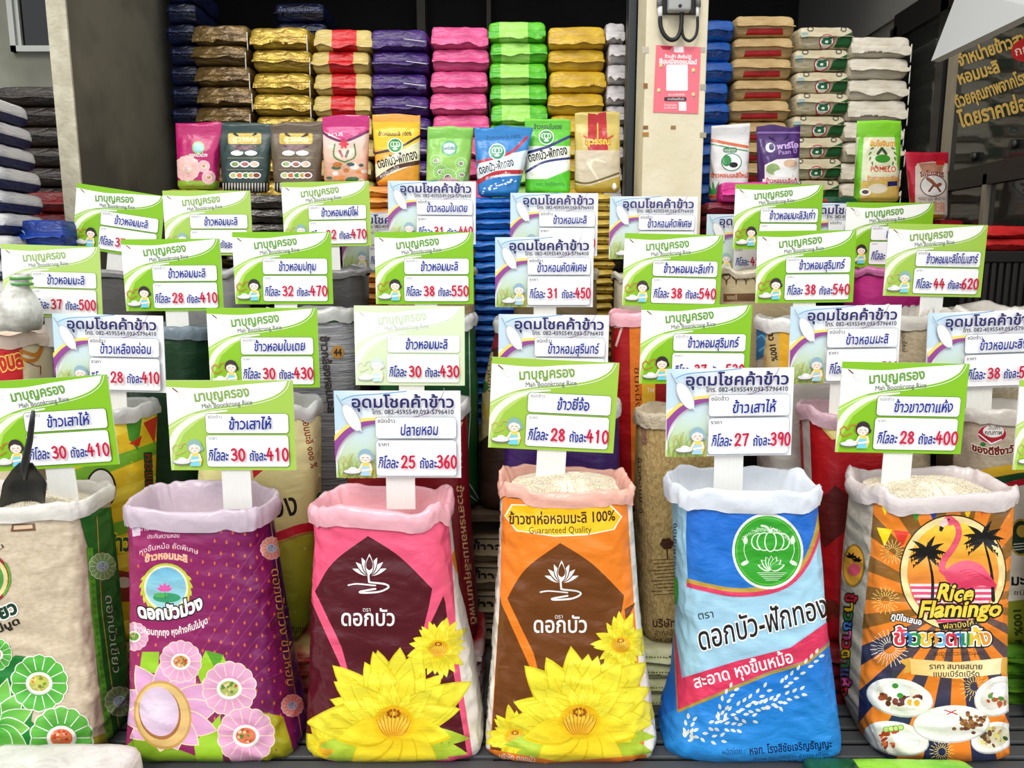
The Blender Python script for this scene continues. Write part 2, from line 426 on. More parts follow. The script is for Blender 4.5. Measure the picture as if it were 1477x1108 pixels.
# column
YC = 3.85
cxl, cxr = at(929, 150, YC)[0], at(1017, 150, YC)[0]
col_ = st('wall_column', bevbox(cxl, cxr, YC, YC + .26, 0, 3.9, .006), cream, origin=(cxl, YC, 0))
sp0, sp1 = at(902, 150, 4.2)[0], at(914, 150, 4.2)[0]
st('trim_2', bevbox(sp0, sp1, 4.15, 4.25, 0, 3.9, .006), steel)
tape = [(931, 124, 6, 7, (150, 100, 62)), (931, 184, 7, 5, (140, 96, 60)), (971, 184, 7, 5, (158, 120, 84)), (931, 194, 9, 6, (176, 128, 62)),
        (931, 72, 9, 8, (196, 190, 168)), (1013, 72, 8, 7, (188, 180, 160)), (1014, 126, 8, 8, (176, 170, 150)), (1014, 195, 9, 7, (170, 160, 130))]
for px, py, w_, h_, c in tape:
    p = at(px, py, YC); s_ = 3.85 / FPX
    obj('tape_scrap', *bevbox(p[0] - w_ / 2 * s_, p[0] + w_ / 2 * s_, YC - .002, YC - .0005, p[2] - h_ / 2 * s_, p[2] + h_ / 2 * s_, .0005, 1), mat('tape_%d_%d' % (px, py), c, .8), col_, smooth=False)
# glass shopfront on the right
XR = 2.32
YN, YF = 2.2, 4.75
def bar(name, P, Q, w_, m, d=.05, parent=None):
    P, Q = np.array(P), np.array(Q); D = (Q - P) / np.linalg.norm(Q - P); U = np.cross(D, (1, 0, 0)); U /= np.linalg.norm(U)
    V = [P + U * a * w_ / 2 + np.array((b * d / 2, 0, 0)) for a, b in ((-1, -1), (1, -1), (1, 1), (-1, 1))] + [Q + U * a * w_ / 2 + np.array((b * d / 2, 0, 0)) for a, b in ((-1, -1), (1, -1), (1, 1), (-1, 1))]
    return obj(name, V, [(0, 1, 2, 3), (7, 6, 5, 4), (0, 4, 5, 1), (1, 5, 6, 2), (2, 6, 7, 3), (3, 7, 4, 0)], m, parent, smooth=False, kind=None if parent else 'structure')
gl = st('window_2', box(XR - .004, XR + .004, YN, YF, .1, 3.0), mat('shop_glass', (52, 54, 50), .06, trans=.35, spec=.6), origin=(XR, YN, .1))
ym = atX(1372, 180, XR)[1]; zt = atX(1372, 262, XR)[2]
bar('mullion', (XR, ym, .1), (XR, ym, 3.0), .05, alum, .06, gl)
bar('mullion', (XR, ym + .09, .1), (XR, ym + .09, 3.0), .07, blackf, .08, gl)
bar('mullion', (XR, YF, .1), (XR, YF, 3.0), .08, blackf, .08, gl)
bar('transom', (XR, YN, zt), (XR, YF, zt), .10, blackf, .06, gl)
bar('transom', (XR, YN, 3.0), (XR, YF, 3.0), .14, blackf, .08, gl)
bar('transom', (XR, YN, .12), (XR, YF, .12), .12, blackf, .08, gl)
y2 = atX(1425, 300, XR)[1]
bar('mullion', (XR, y2, .1), (XR, y2, zt), .03, alum, .06, gl)
st('wall_right', box(XR - .02, XR + .1, YN, 6.4, 3.07, 3.9), mat('fascia_grey', (120, 118, 112), .8))
st('wall_right_far', box(XR, XR + .1, YF + .05, 6.4, 0, 3.07), grey)
# gold window lettering, straight on the pane
def lettering_on_glass():
    a = Art(); g = (214, 178, 92)
    for s, x0, y0, x1, y1, h in (('จำหน่ายข้าวสาร ข้าวเปลือก', 1382, 96, 1560, 34, 14), ('หอมมะลิ', 1383, 122, 1440, 104, 14), ('ด้วยคุณภาพจากโรงสี', 1378, 156, 1490, 116, 14), ('โดยราคาย่อมเยา', 1384, 184, 1520, 148, 17)):
        a.text(s, (x0 + x1) / 2, (y0 + y1) / 2, math.hypot(x1 - x0, y1 - y0), h, g, rot=math.atan2(y1 - y0, x1 - x0), bold=.035)
    a.poly(ell(1480, 72, 22, 17, 20, -.3), (190, 30, 30)); a.text('กก', 1474, 78, 20, 10, (250, 240, 230), rot=-.3)
    v, t, C = a.planar(6, False)
    W = np.array([atX(p[0], p[1], XR - .006) for p in v]); u, inv = np.unique(t, return_inverse=True)
    obj('gold_lettering', W[u], inv.reshape(-1, 3)[:, ::-1], mat('gold_vinyl', None, .6, spec=.3), gl, cols=C[:, ::-1].reshape(-1, 3))
lettering_on_glass()
for px, py in ((1407, 226), (1465, 208)):
    p = atX(px, py, XR - .01); obj('door_knob', *tube([(p[0] - .02, p[1], p[2]), (p[0], p[1], p[2])], .022, 14), mat('knob_dark', (60, 60, 58), .3, metal=.8), gl)
# white fascia sign board tilted out over the shopfront
P = [at(1382, -14, 3.55), at(1343, 88, 3.45), at(1500, 12, 2.75), at(1560, -90, 2.85)]
U = np.array((.05, .02, 0))
obj('sign_board', [*P, *[p + U for p in P]], [(0, 1, 2, 3), (7, 6, 5, 4), (0, 4, 5, 1), (1, 5, 6, 2), (2, 6, 7, 3), (3, 7, 4, 0)], mat('board_white', (196, 198, 194), .5), smooth=False,
    label='blank white board tilted over the dark shop window', cat='sign board', origin=P[1])

# ------------------------------------------------------------------ display benches under the tiers (mostly hidden)
wood = mat('bench_wood', (96, 74, 52), .8, .2, 30, mix=(66, 50, 36), ms=10, aniso=(1, 6, 6))
def bench(label, x0, x1, y0, y1, z):
    b = root('display_bench', label, 'bench', ((x0 + x1) / 2, (y0 + y1) / 2, 0))
    obj('bench_top', *bevbox(x0, x1, y0, y1, z - .035, z, .004), wood, b, smooth=False)
    for x in (x0 + .04, x1 - .04):
        for y in (y0 + .04, y1 - .04): obj('leg', *bevbox(x - .03, x + .03, y - .03, y + .03, 0, z - .035, .004), wood, b, smooth=False)
bench('wooden bench carrying the third tier of open rice sacks', -2.3, 2.2, 2.90, 3.24, .611)
bench('wooden bench carrying the fourth tier of open rice sacks', -1.95, 1.9, 3.29, 3.66, .819)

# ------------------------------------------------------------------ lofted sack bodies fitted to outlines
def fit_ring(cy, z, w, d, n, L_, R_, k=72, disp=None):
    """rounded-box ring at height z whose silhouette from the front runs from pixel L_ to R_"""
    th = np.linspace(0, 2 * np.pi, k, endpoint=False) - np.pi / 2
    c, s = np.cos(th), np.sin(th)
    ux = np.sign(c) * np.abs(c) ** (2 / n); uy = np.sign(s) * np.abs(s) ** (2 / n)
    dep = cy * math.cos(TH) - (z - 1.6) * math.sin(TH)
    cx = ((L_ + R_) / 2 - CX) / FPX * dep; hw = (R_ - L_) / 2 / FPX * dep
    for _ in range(6):
        P = np.stack([cx + ux * hw, cy + uy * d, np.full(k, z)], 1)
        if disp is not None: P[:, :2] += disp[:, None] * np.stack([c, s], 1)
        px, _y = proj(P); l, r = px.min(), px.max()
        hw += ((R_ - L_) - (r - l)) / 2 / FPX * dep; cx += ((L_ + R_) - (l + r)) / 2 / FPX * dep
    return P, cx, hw
def sil_at(sil, y): 
    ys = [s[0] for s in sil]
    return np.interp(y, ys, [s[1] for s in sil]), np.interp(y, ys, [s[2] for s in sil])
def open_sack(name, label, Y, sil, body, collar, d=(.13, .165), n=2.9, amp=1.0, seed=0, nring=64, k=84, colh=.06, rice=None, fill=.1, grains=0, rim_wob=.012, rice_label=None, cat='rice sack', group=None, colflare=.012, zb=None):
    """sil: (py, left, right) from rim to base.  Body cloth, turned-down collar and the rice inside."""
    y0, y1 = sil[0][0], sil[-1][0]
    if Y == 2.3: zb = .036; nring, k, amp = 92, 132, 1.4
    z0 = at(CX, y0, Y)[2]; z1 = zb if zb is not None else at(CX, y1, Y - d[1])[2]
    cx0 = at((sil[-1][1] + sil[-1][2]) / 2, y1, Y)[0]
    rt = root(name, label, cat, (cx0, Y, z1), group)
    th = np.linspace(0, 2 * np.pi, k, endpoint=False) - np.pi / 2
    rings = []
    for i in range(nring):
        t = i / (nring - 1); z = z1 + (z0 - .03 - z1) * t; py = y1 + (y0 - y1) * t
        l, r = sil_at(sil, py)
        dd = d[1] + (d[0] - d[1]) * t ** .8; dd *= 1 - .25 * max(0, 1 - t / .07) ** 2
        sq = max(0, 1 - t / .05) ** 2 * 6
        disp = np.array([amp * (.007 * N(math.cos(a) * 1.6 + seed, math.sin(a) * 1.6, z * 5) + .0045 * (1 - 2 * abs(N(math.cos(a + z * .8) * 2.2, math.sin(a) * 2.2 + seed, z * 14 + a * .8))) * (1.2 - .7 * t)
                                + .003 * N(math.cos(a) * 6, math.sin(a) * 6 + seed, z * 26)) for a in th])
        P, cx, hw = fit_ring(Y, z, None, dd, n + (1 - t) * .8, l + sq, r - sq, k, disp)
        rings.append(P)
    base = loft(rings)
    obj('sack_body', *base, body, rt)
    # collar
    top = rings[-1]; cen = top.mean(0); dirs = top - cen; dirs[:, 2] = 0; ln = np.linalg.norm(dirs, axis=1)[:, None]; dirs = dirs / ln
    rw = np.array([rim_wob * (N(math.cos(a) * 1.7 + seed * 3, math.sin(a) * 1.7, 4) * 1.6 + .5 * N(math.cos(a) * 5, math.sin(a) * 5, seed)) for a in th])
    cr = []
    prof = [(-colh, colflare * .9), (-colh * .8, colflare), (-colh * .5, colflare * 1.15), (-colh * .25, colflare * 1.1), (-.004, colflare * .8), (.004, .004), (-.004, -.006), (-.03, -.014), (-.06, -.022), (-fill - .03, -.03 - .16 * fill)]
    for j, (dz, of) in enumerate(prof):
        cw = np.array([(.006 * N(math.cos(a) * 4 + j * .35, math.sin(a) * 4 + seed, dz * 20) + .004 * N(math.cos(a) * 11, math.sin(a) * 11 + j * .6, seed)) for a in th]) * (1 if j < 9 else .3)
        low = np.array([.010 * N(math.cos(a) * 2.5, math.sin(a) * 2.5 + 9, seed) for a in th]) if j < 3 else 0
        Q = top + dirs * (of + np.maximum(cw, -.004 if j < 4 else -9))[:, None]; Q[:, 2] = z0 + dz + rw + low; cr.append(Q)
    obj('folded_collar', *loft(cr, False, False), collar, rt)
    # rice
    if rice is not None:
        inner = cr[-1].copy(); rr = []; zc = z0 - fill
        for q in np.linspace(1, .05, 12):
            Q = cen + (inner - cen) * q * .985; Q[:, 2] = zc + (1 - q * q) * (.035 if grains else .015) + np.array([.004 * N(a[0] * 30, a[1] * 30, seed) for a in Q]); rr.append(Q)
        ro = root('x', '', '') if False else None
        V, F = loft(rr, False, True)
        if grains:
            rng = np.random.default_rng(seed); gv, gf = [], []
            for g in range(grains):
                q = math.sqrt(rng.random()) * .96; a = rng.random() * k; i = int(a) % k
                p = cen[:2] + (inner[i, :2] - cen[:2]) * q * .985; z = zc + (1 - q * q) * .035 + .002
                e = rng.random() * 6.28; dx, dy, dz = math.cos(e) * .0042, math.sin(e) * .0042, (rng.random() - .5) * .003
                s_ = .0013; b = len(V) + len(gv)
                gv += [(p[0] - dx, p[1] - dy, z - dz), (p[0] + dx, p[1] + dy, z + dz), (p[0] - dy * .3, p[1] + dx * .3, z), (p[0] + dy * .3, p[1] - dx * .3, z), (p[0], p[1], z + s_), (p[0], p[1], z - s_)]
                for u in ((0, 2, 4), (2, 1, 4), (1, 3, 4), (3, 0, 4), (2, 0, 5), (1, 2, 5), (3, 1, 5), (0, 3, 5)): gf.append([b + w for w in u])
            V = np.vstack([V, np.array(gv)]); F = F + gf
        obj('rice', V, F, rice, label=rice_label or ('rice grains filling the ' + label.split(' with')[0].split(' printed')[0])[:90], cat='rice', kind='stuff', origin=(cx0, Y, zc))
    return rt, base, (cen[0], Y, z0)

def sackmat(name, col, rough=.38, **k):
    return mat(name, col, rough, k.pop('bump', .3), k.pop('bs', 10), k.pop('spec', .5), aniso=k.pop('aniso', (1, 1, 1.8)), **k)
PR = mat('glossy_print', None, .3, .3, 10, .5, aniso=(1, 1, 1.8))
PRM = mat('matt_print', None, .5, .25, 10, .4, aniso=(1, 1, 1.8))
rice_w = mat('rice_grain', (255, 246, 224), .6, .4, 260, .3, mix=(238, 226, 196), ms=160)
def filmmat(name, c, a=1.0): return mat(name, c, .24, .35, 14, .6, alpha=a)

def lotus_icon(a, cx, cy, s, col=(250, 250, 245)):
    bk = a.bk
    L_ = len(a.S)
    for an, ln, w in ((-160, .95, .34), (-20, .95, .34), (-137, .98, .36), (-43, .98, .36), (-114, 1.0, .4), (-66, 1.0, .4), (-90, 1.12, .52)):
        a.poly(petal(cx, cy, R(an), s * ln, s * w, .8), bk); a.poly(petal(cx, cy - s * .03, R(an), s * ln * .95, s * w * .78, .8), col)
    a.poly(petal(cx, cy - s * .25, R(-90), s * .72, s * .36, .7), bk)
    a.line(spline([(cx - s * .05, cy - s * .1), (cx - s * .02, cy + s * .25), (cx + s * .05, cy + s * .34), (cx + s * .75, cy + s * .42), (cx + s * .95, cy + s * .58), (cx + s * .5, cy + s * .8), (cx - s * .3, cy + s * .86), (cx - s * .45, cy + s * .8), (cx + s * .3, cy + s * .66)], 5), s * .09, col)
    a.line(spline([(cx - s * 1.05, cy + s * .48), (cx - s * .6, cy + s * .42), (cx + s * .3, cy + s * .5)], 5), s * .07, col)
def flower(a, cx, cy, Rr, squ=1.0, cols=((240, 196, 10), (255, 246, 66)), core=True, seed=1, layers=((13, 1.0, 0), (11, .8, 14), (9, .56, 5)), back=None, a_from=0, a_to=360, wd=.44):
    """water lily: broad pointed petals, each deeper yellow at its foot, with a darker rim and a centre vein, round a ribbed bud"""
    rng = random.Random(seed)
    for li, (cnt, rr, of) in enumerate(layers):
        for q in sorted(range(cnt), key=lambda z: rng.random()):
            an = a_from + (a_to - a_from) * (q + .5) / cnt + of * (a_to - a_from) / 360 + rng.uniform(-6, 6)
            ln = Rr * rr * rng.uniform(.8, 1.1) * (1 + (squ - 1) * max(0, -math.sin(R(an)))); w_ = ln * wd * rng.uniform(.9, 1.1); sh = rng.uniform(.9, 1.0); bd = rng.uniform(-.1, .1)
            c0 = np.array(cols[0]) * sh; c1 = np.array(cols[1]) * rng.uniform(.96, 1.0); tp = .72
            a.poly(petal(cx, cy, R(an), ln, w_, tp, 11, bd), rad(cx, cy, ln, c0 * .88, c1 * (.93, .90, .62)))
            a.poly(petal(cx, cy, R(an), ln * .975, w_ * .88, tp, 11, bd), rad(cx, cy, ln, c0, c1, .8))
            for o in (-.22, .22): a.line([(cx + math.cos(R(an) + o) * ln * .3, cy + math.sin(R(an) + o) * ln * .3), (cx + math.cos(R(an) + o * .5) * ln * .72, cy + math.sin(R(an) + o * .5) * ln * .72)], Rr * .009, tuple(c0 * .97), caps=False)
    if core:
        r = Rr * .27
        a.poly(ell(cx, cy + r * .15, r * 1.25, r * 1.05, 24), rad(cx, cy, r * 1.3, (226, 150, 10), (246, 206, 20)))
        for q in range(9):
            u = (q - 4) / 4; a.poly(petal(cx + u * r * .34, cy + r * .95, R(-90 + u * 34), r * (1.75 - .5 * abs(u)), r * .36, .8), (196, 124, 10)); a.poly(petal(cx + u * r * .34, cy + r * .93, R(-90 + u * 34), r * (1.68 - .5 * abs(u)), r * .26, .8), rad(cx, cy + r, r * 1.7, (226, 160, 20), (255, 226, 90)))
        for q in range(9): an = q * 40; a.poly(ell(cx + math.cos(R(an)) * r * .34, cy - r * .42 + math.sin(R(an)) * r * .2, r * .1, r * .1, 6), (160, 84, 10))
def rosette(a, cx, cy, r, c_out, c_in, food, plate=(250, 248, 240), edge=(255, 250, 245), seed=3, lobes=14, sq=1.0):
    rng = random.Random(seed)
    P = [(cx + math.cos(t) * r * (1 + .07 * abs(math.sin(t * lobes / 2))), cy + math.sin(t) * r * sq * (1 + .07 * abs(math.sin(t * lobes / 2)))) for t in np.linspace(0, 2 * math.pi, 56, endpoint=False)]
    a.poly(np.array(P) * 1.04 - np.array([cx, cy]) * .04, edge)
    a.poly(P, rad(cx, cy, r, c_in, c_out))
    for q in range(lobes): a.line([(cx + math.cos(q * 2 * math.pi / lobes) * r * .5, cy + math.sin(q * 2 * math.pi / lobes) * r * .5 * sq), (cx + math.cos(q * 2 * math.pi / lobes) * r * .97, cy + math.sin(q * 2 * math.pi / lobes) * r * .97 * sq)], r * .03, edge, caps=False)
    dish(a, cx, cy, r * .5, r * .42 * sq, food, plate, seed)
def dish(a, cx, cy, rx, ry, food, plate=(250, 248, 240), seed=3, rot=0, white=None, nb=14):
    rng = random.Random(seed)
    a.poly(ell(cx, cy + ry * .05, rx * 1.03, ry * 1.05, 26, rot), (200, 196, 190)); a.poly(ell(cx, cy, rx, ry, 26, rot), plate)
    a.poly(ell(cx, cy, rx * .76, ry * .74, 22, rot), food[0])
    if white: a.poly(ell(cx + white[0] * rx, cy + white[1] * ry, rx * .42, ry * .42, 14, rot), (250, 250, 248)); 
    for q in range(nb):
        t = rng.uniform(0, 6.28); rr = math.sqrt(rng.random()) * .6
        x, y = cx + math.cos(t) * rr * rx, cy + math.sin(t) * rr * ry
        if white and math.hypot(x - cx - white[0] * rx, (y - cy - white[1] * ry) * rx / ry) < rx * .42: continue
        a.poly(ell(x, y, rx * rng.uniform(.08, .17), ry * rng.uniform(.08, .18), 8, rng.uniform(0, 3)), food[rng.randrange(1, len(food))])
def vtext(a, s, cx, cy, length, xh, col, rot=-90, **k): a.text(s, cx, cy + xh / 2, length, xh, col, rot=R(rot), **k)

W, K = (250, 250, 246), (20, 18, 16)
# ---------- S1 clear sack with green lotus (left edge of the picture)
rt, B, c1_ = open_sack('rice_sack', 'clear rice sack with green lotus print and a black scoop stuck in it', 2.3,
    [(712, -92, 160), (740, -95, 160), (800, -97, 167), (900, -99, 175), (1000, -101, 185), (1098, -104, 190)],
    sackmat('tan_rice_film', (216, 200, 172), .4, mix=(204, 186, 156), ms=60), filmmat('milky_film', (220, 216, 206)), n=4.2, seed=1, fill=.035, rice=rice_w, grains=2600, rim_wob=.012, colh=.05,
    rice_label='white rice heaped in the sack with the black scoop')
a = Art(); 
a.poly([(113, 742), (120, 735), (200, 728), (220, 1110), (175, 1112), (152, 1062), (140, 970), (132, 880), (126, 790)], vgrad(740, 1100, (38, 118, 44), (26, 96, 38)))
a.poly([(124, 790), (133, 790), (140, 880), (148, 960), (163, 1062), (152, 1066), (141, 972), (131, 880)], (104, 172, 48))
for q in range(26): y = 800 + q * 10; x = np.interp(y, [790, 880, 960, 1062], [125, 132, 141, 152]); a.poly([(x + 2, y), (x + 9, y + 4), (x + 2, y + 8)], (66, 150, 48), lev=60)
a.line([(139, 745), (146, 880), (160, 985), (178, 1090)], 1.4, (200, 170, 70), lev=61)
a.poly([(-60, 1092), (60, 1090), (150, 1058), (176, 1112), (-60, 1125)], (150, 146, 40))
a.poly([(23, 945), (62, 950), (52, 1000), (45, 1040), (80, 1068), (140, 1085), (-60, 1094), (-60, 1000)], vgrad(950, 1090, (24, 122, 46), (30, 140, 50)))
for an, ln in ((-75, 75), (-50, 70), (-25, 62), (0, 52), (30, 56), (-100, 72), (60, 50)): 
    P = petal(-8, 1050, R(an), ln, 34, .8); a.poly(P * 1.0, (235, 250, 225)); a.poly(petal(-8, 1050, R(an), ln - 2.5, 31, .8), rad(-8, 1050, ln, (60, 160, 50), (140, 210, 90)))
rosette(a, 57, 985, 38, (96, 190, 70), (60, 150, 48), [(196, 200, 90), (120, 150, 50), (210, 120, 60), (230, 220, 130)], seed=5)
rosette(a, 89, 1064, 42, (110, 196, 80), (60, 150, 48), [(226, 120, 80), (200, 70, 40), (240, 190, 150), (220, 150, 90)], seed=6)
rosette(a, -6, 944, 22, (96, 190, 70), (60, 150, 48), [(200, 170, 110), (150, 90, 50), (230, 210, 160)], seed=8)
for x, y, r in ((147, 817, 18), (172, 1012, 20)): rosette(a, x, y, r, (150, 196, 110), (90, 150, 90), [(170, 200, 210), (220, 235, 240), (90, 150, 120)], seed=9, plate=(200, 220, 215))
a.poly(ell(-18, 835, 34, 36), (150, 40, 50)); a.poly(ell(-18, 835, 30, 32), (226, 216, 150)); a.poly(ell(-18, 835, 24, 26), (90, 150, 70))
a.line(spline([(8, 812), (14, 826), (14, 842), (6, 858)], 5), 3, (96, 170, 50))
a.text('เขียว', 2, 893, 46, 15, (22, 60, 38), rot=R(-24), bold=.05, out=W, outw=.12); a.text('ไม่บูด', 8, 908, 42, 8, (30, 26, 22), rot=R(-24), bold=.03)
a.text('ขึ้น', -4, 795, 20, 6, (60, 50, 40), rot=R(-30))
a.poly([(16, 767), (52, 765), (50, 755), (18, 756)], (120, 84, 60)); a.poly([(20, 764), (48, 762), (47, 757), (21, 758)], (226, 196, 160))
vtext(a, 'ดอกบัวเขียว', 161, 915, 112, 9, (210, 226, 190), rot=84, out=(24, 70, 36), outw=.05)
printed(a, B, 'green_lotus_print', rt, PR)

# ---------- S2 purple
rt, B, c2_ = open_sack('rice_sack', 'plum purple rice sack with pink lotus and food rosettes, second in the front row', 2.3,
    [(718, 184, 398), (745, 186, 393), (800, 187, 402), (850, 188, 408), (900, 188, 415), (1000, 188, 430), (1096, 180, 446)],
    sackmat('plum_sack', (140, 34, 92), .4), filmmat('lilac_film', (204, 186, 198)), n=4.2, seed=2, fill=.16, rice=rice_w, colh=.062, rim_wob=.018, rice_label='rice low down inside the plum purple sack')
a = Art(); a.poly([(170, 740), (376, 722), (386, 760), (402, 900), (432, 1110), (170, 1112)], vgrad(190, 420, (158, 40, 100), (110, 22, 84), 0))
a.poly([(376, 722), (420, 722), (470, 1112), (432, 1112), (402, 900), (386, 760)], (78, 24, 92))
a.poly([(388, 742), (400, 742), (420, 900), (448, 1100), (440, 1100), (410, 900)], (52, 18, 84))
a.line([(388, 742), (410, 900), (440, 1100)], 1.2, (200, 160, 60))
for r in range(19):
    for c in range(13):
        x = 200 + c * 17 + (r % 2) * 8; y = 752 + r * 16 + c * 2
        if 196 < x < 384 + (y - 760) * .13 and y < 1040 and not (math.hypot(x - 240, y - 849) < 48 or (x < 300 and 750 < y < 790) or (x < 300 and 870 < y < 925)):
            a.poly(petal(x, y + 3, R(-90), 6, 3.4, .8, 5), (206, 106, 62), lev=20)
for k_ in range(9):
    a.line([(230 + k_ * 22, 1000 - k_ * 3), (380 + k_ * 5, 770 + k_ * 28)], .5, (176, 80, 130), lev=19, caps=False)
L0 = 30
a.poly([(345, 1036), (372, 1026), (408, 1034), (430, 1108), (340, 1110)], vgrad(1030, 1105, (176, 166, 30), (140, 140, 20)))
a.poly([(170, 1088), (200, 1060), (300, 1096), (430, 1104), (430, 1125), (170, 1125)], (132, 172, 40))
for P in ([(297, 938), (322, 944), (333, 972), (300, 1010), (284, 968)], [(206, 940), (230, 940), (228, 972), (202, 966)], [(280, 1072), (318, 1030), (322, 1098), (284, 1100)]): a.poly(P, (156, 206, 44))
a.poly([(297, 938), (314, 971), (322, 944)], (90, 160, 40))
cx_, cy_ = 240, 1035
for an, ln, w in ((-150, 78, 44), (-120, 88, 46), (-90, 92, 46), (-62, 86, 46), (-36, 84, 46), (-12, 78, 44), (14, 76, 42), (40, 62, 40), (150, 60, 40), (180, 66, 44), (100, 50, 40), (70, 50, 40)):
    a.poly(petal(cx_, cy_, R(an), ln, w, .85), (250, 226, 180)); a.poly(petal(cx_, cy_, R(an), ln - 2, w - 3, .85), rad(cx_, cy_, ln, (222, 150, 190), (226, 176, 216)))
a.poly(ell(235, 1031, 41, 50, 40, -.25), (202, 160, 84)); a.poly(ell(235, 1031, 38, 46, 40, -.25), (226, 192, 120)); a.poly(ell(231, 1029, 30, 38, 30, -.2), (166, 110, 60)); a.poly(ell(230, 1026, 28, 36, 30, -.2), rad(228, 1022, 34, (236, 224, 236), (216, 190, 214)))
for x, y, r, sd, f in ((261, 954, 28, 1, (222, 150, 90)), (331, 993, 36, 2, (176, 186, 96)), (355, 1061, 38, 3, (216, 120, 80)), (194, 918, 19, 4, (110, 160, 60))):
    rosette(a, x, y, r, (230, 176, 206), (216, 140, 180), [f, (190, 80, 40), (90, 140, 50), (236, 206, 160)], seed=sd, edge=(252, 226, 200))
for x, y, r in ((391, 791, 15), (421, 1018, 15)): rosette(a, x, y, r, (232, 170, 140), (216, 140, 130), [(150, 190, 210), (220, 235, 240), (90, 150, 120)], seed=9, plate=(200, 220, 235))
a.poly(ell(240, 848, 36, 36), (196, 206, 60)); a.poly(ell(240, 848, 32, 33), (246, 240, 200)); a.poly(ell(240, 848, 29, 30), vgrad(820, 876, (120, 190, 220), (170, 220, 220)))
a.poly(ell(241, 862, 20, 7), (60, 160, 110)); a.poly(ell(232, 858, 10, 3.5), (90, 190, 100))
for an in (-160, -130, -90, -50, -20): a.poly(petal(238, 852, R(an), 12, 6, .8), (226, 90, 170))
a.line([(238, 852), (239, 864)], 1, (60, 130, 60))
for s_ in (-1, 1): 
    for q in range(7): t = R(90 + s_ * (20 + q * 17)); a.poly(petal(240 + 33 * math.cos(t), 848 + 34 * math.sin(t), t - s_ * 1.2, 11, 4.5, .8), (206, 206, 70))
a.text('ดอกบัวม่วง', 247, 892, 92, 15, W, rot=R(-8), bold=.05, arc=-9, out=(24, 14, 20), outw=.12)
a.text('ข้าวหอมทุกถุง หุงค้างคืนไม่บูด', 248, 916, 106, 7.5, (246, 238, 232), rot=R(-6), bold=.02, arc=-12)
a.text('หุงขึ้นหม้อ คัดพิเศษ', 244, 791, 84, 6, (250, 220, 220), arc=9); a.text('ข้าวหอมมะลิ', 240, 806, 60, 8, (250, 190, 150), bold=.05, arc=5)
a.text('ขายดีทั่วประเทศไทย', 238, 764, 72, 6, (246, 226, 230), rot=R(-2)); a.text('ประกันความหอม', 236, 776, 46, 5, (246, 226, 230), rot=R(-2))
a.poly([(279, 753), (308, 747), (310, 767), (281, 771)], (110, 80, 50)); a.poly([(282, 755), (306, 750), (307, 764), (284, 768)], (236, 200, 130)); a.poly([(190, 750), (203, 748), (203, 772), (192, 774)], (226, 206, 220))
vtext(a, 'ดอกบัวม่วง ข้าวหอม', 407, 905, 170, 10, (226, 186, 90), rot=82, out=(50, 20, 60), outw=.04)
printed(a, B, 'purple_lotus_print', rt, PR)
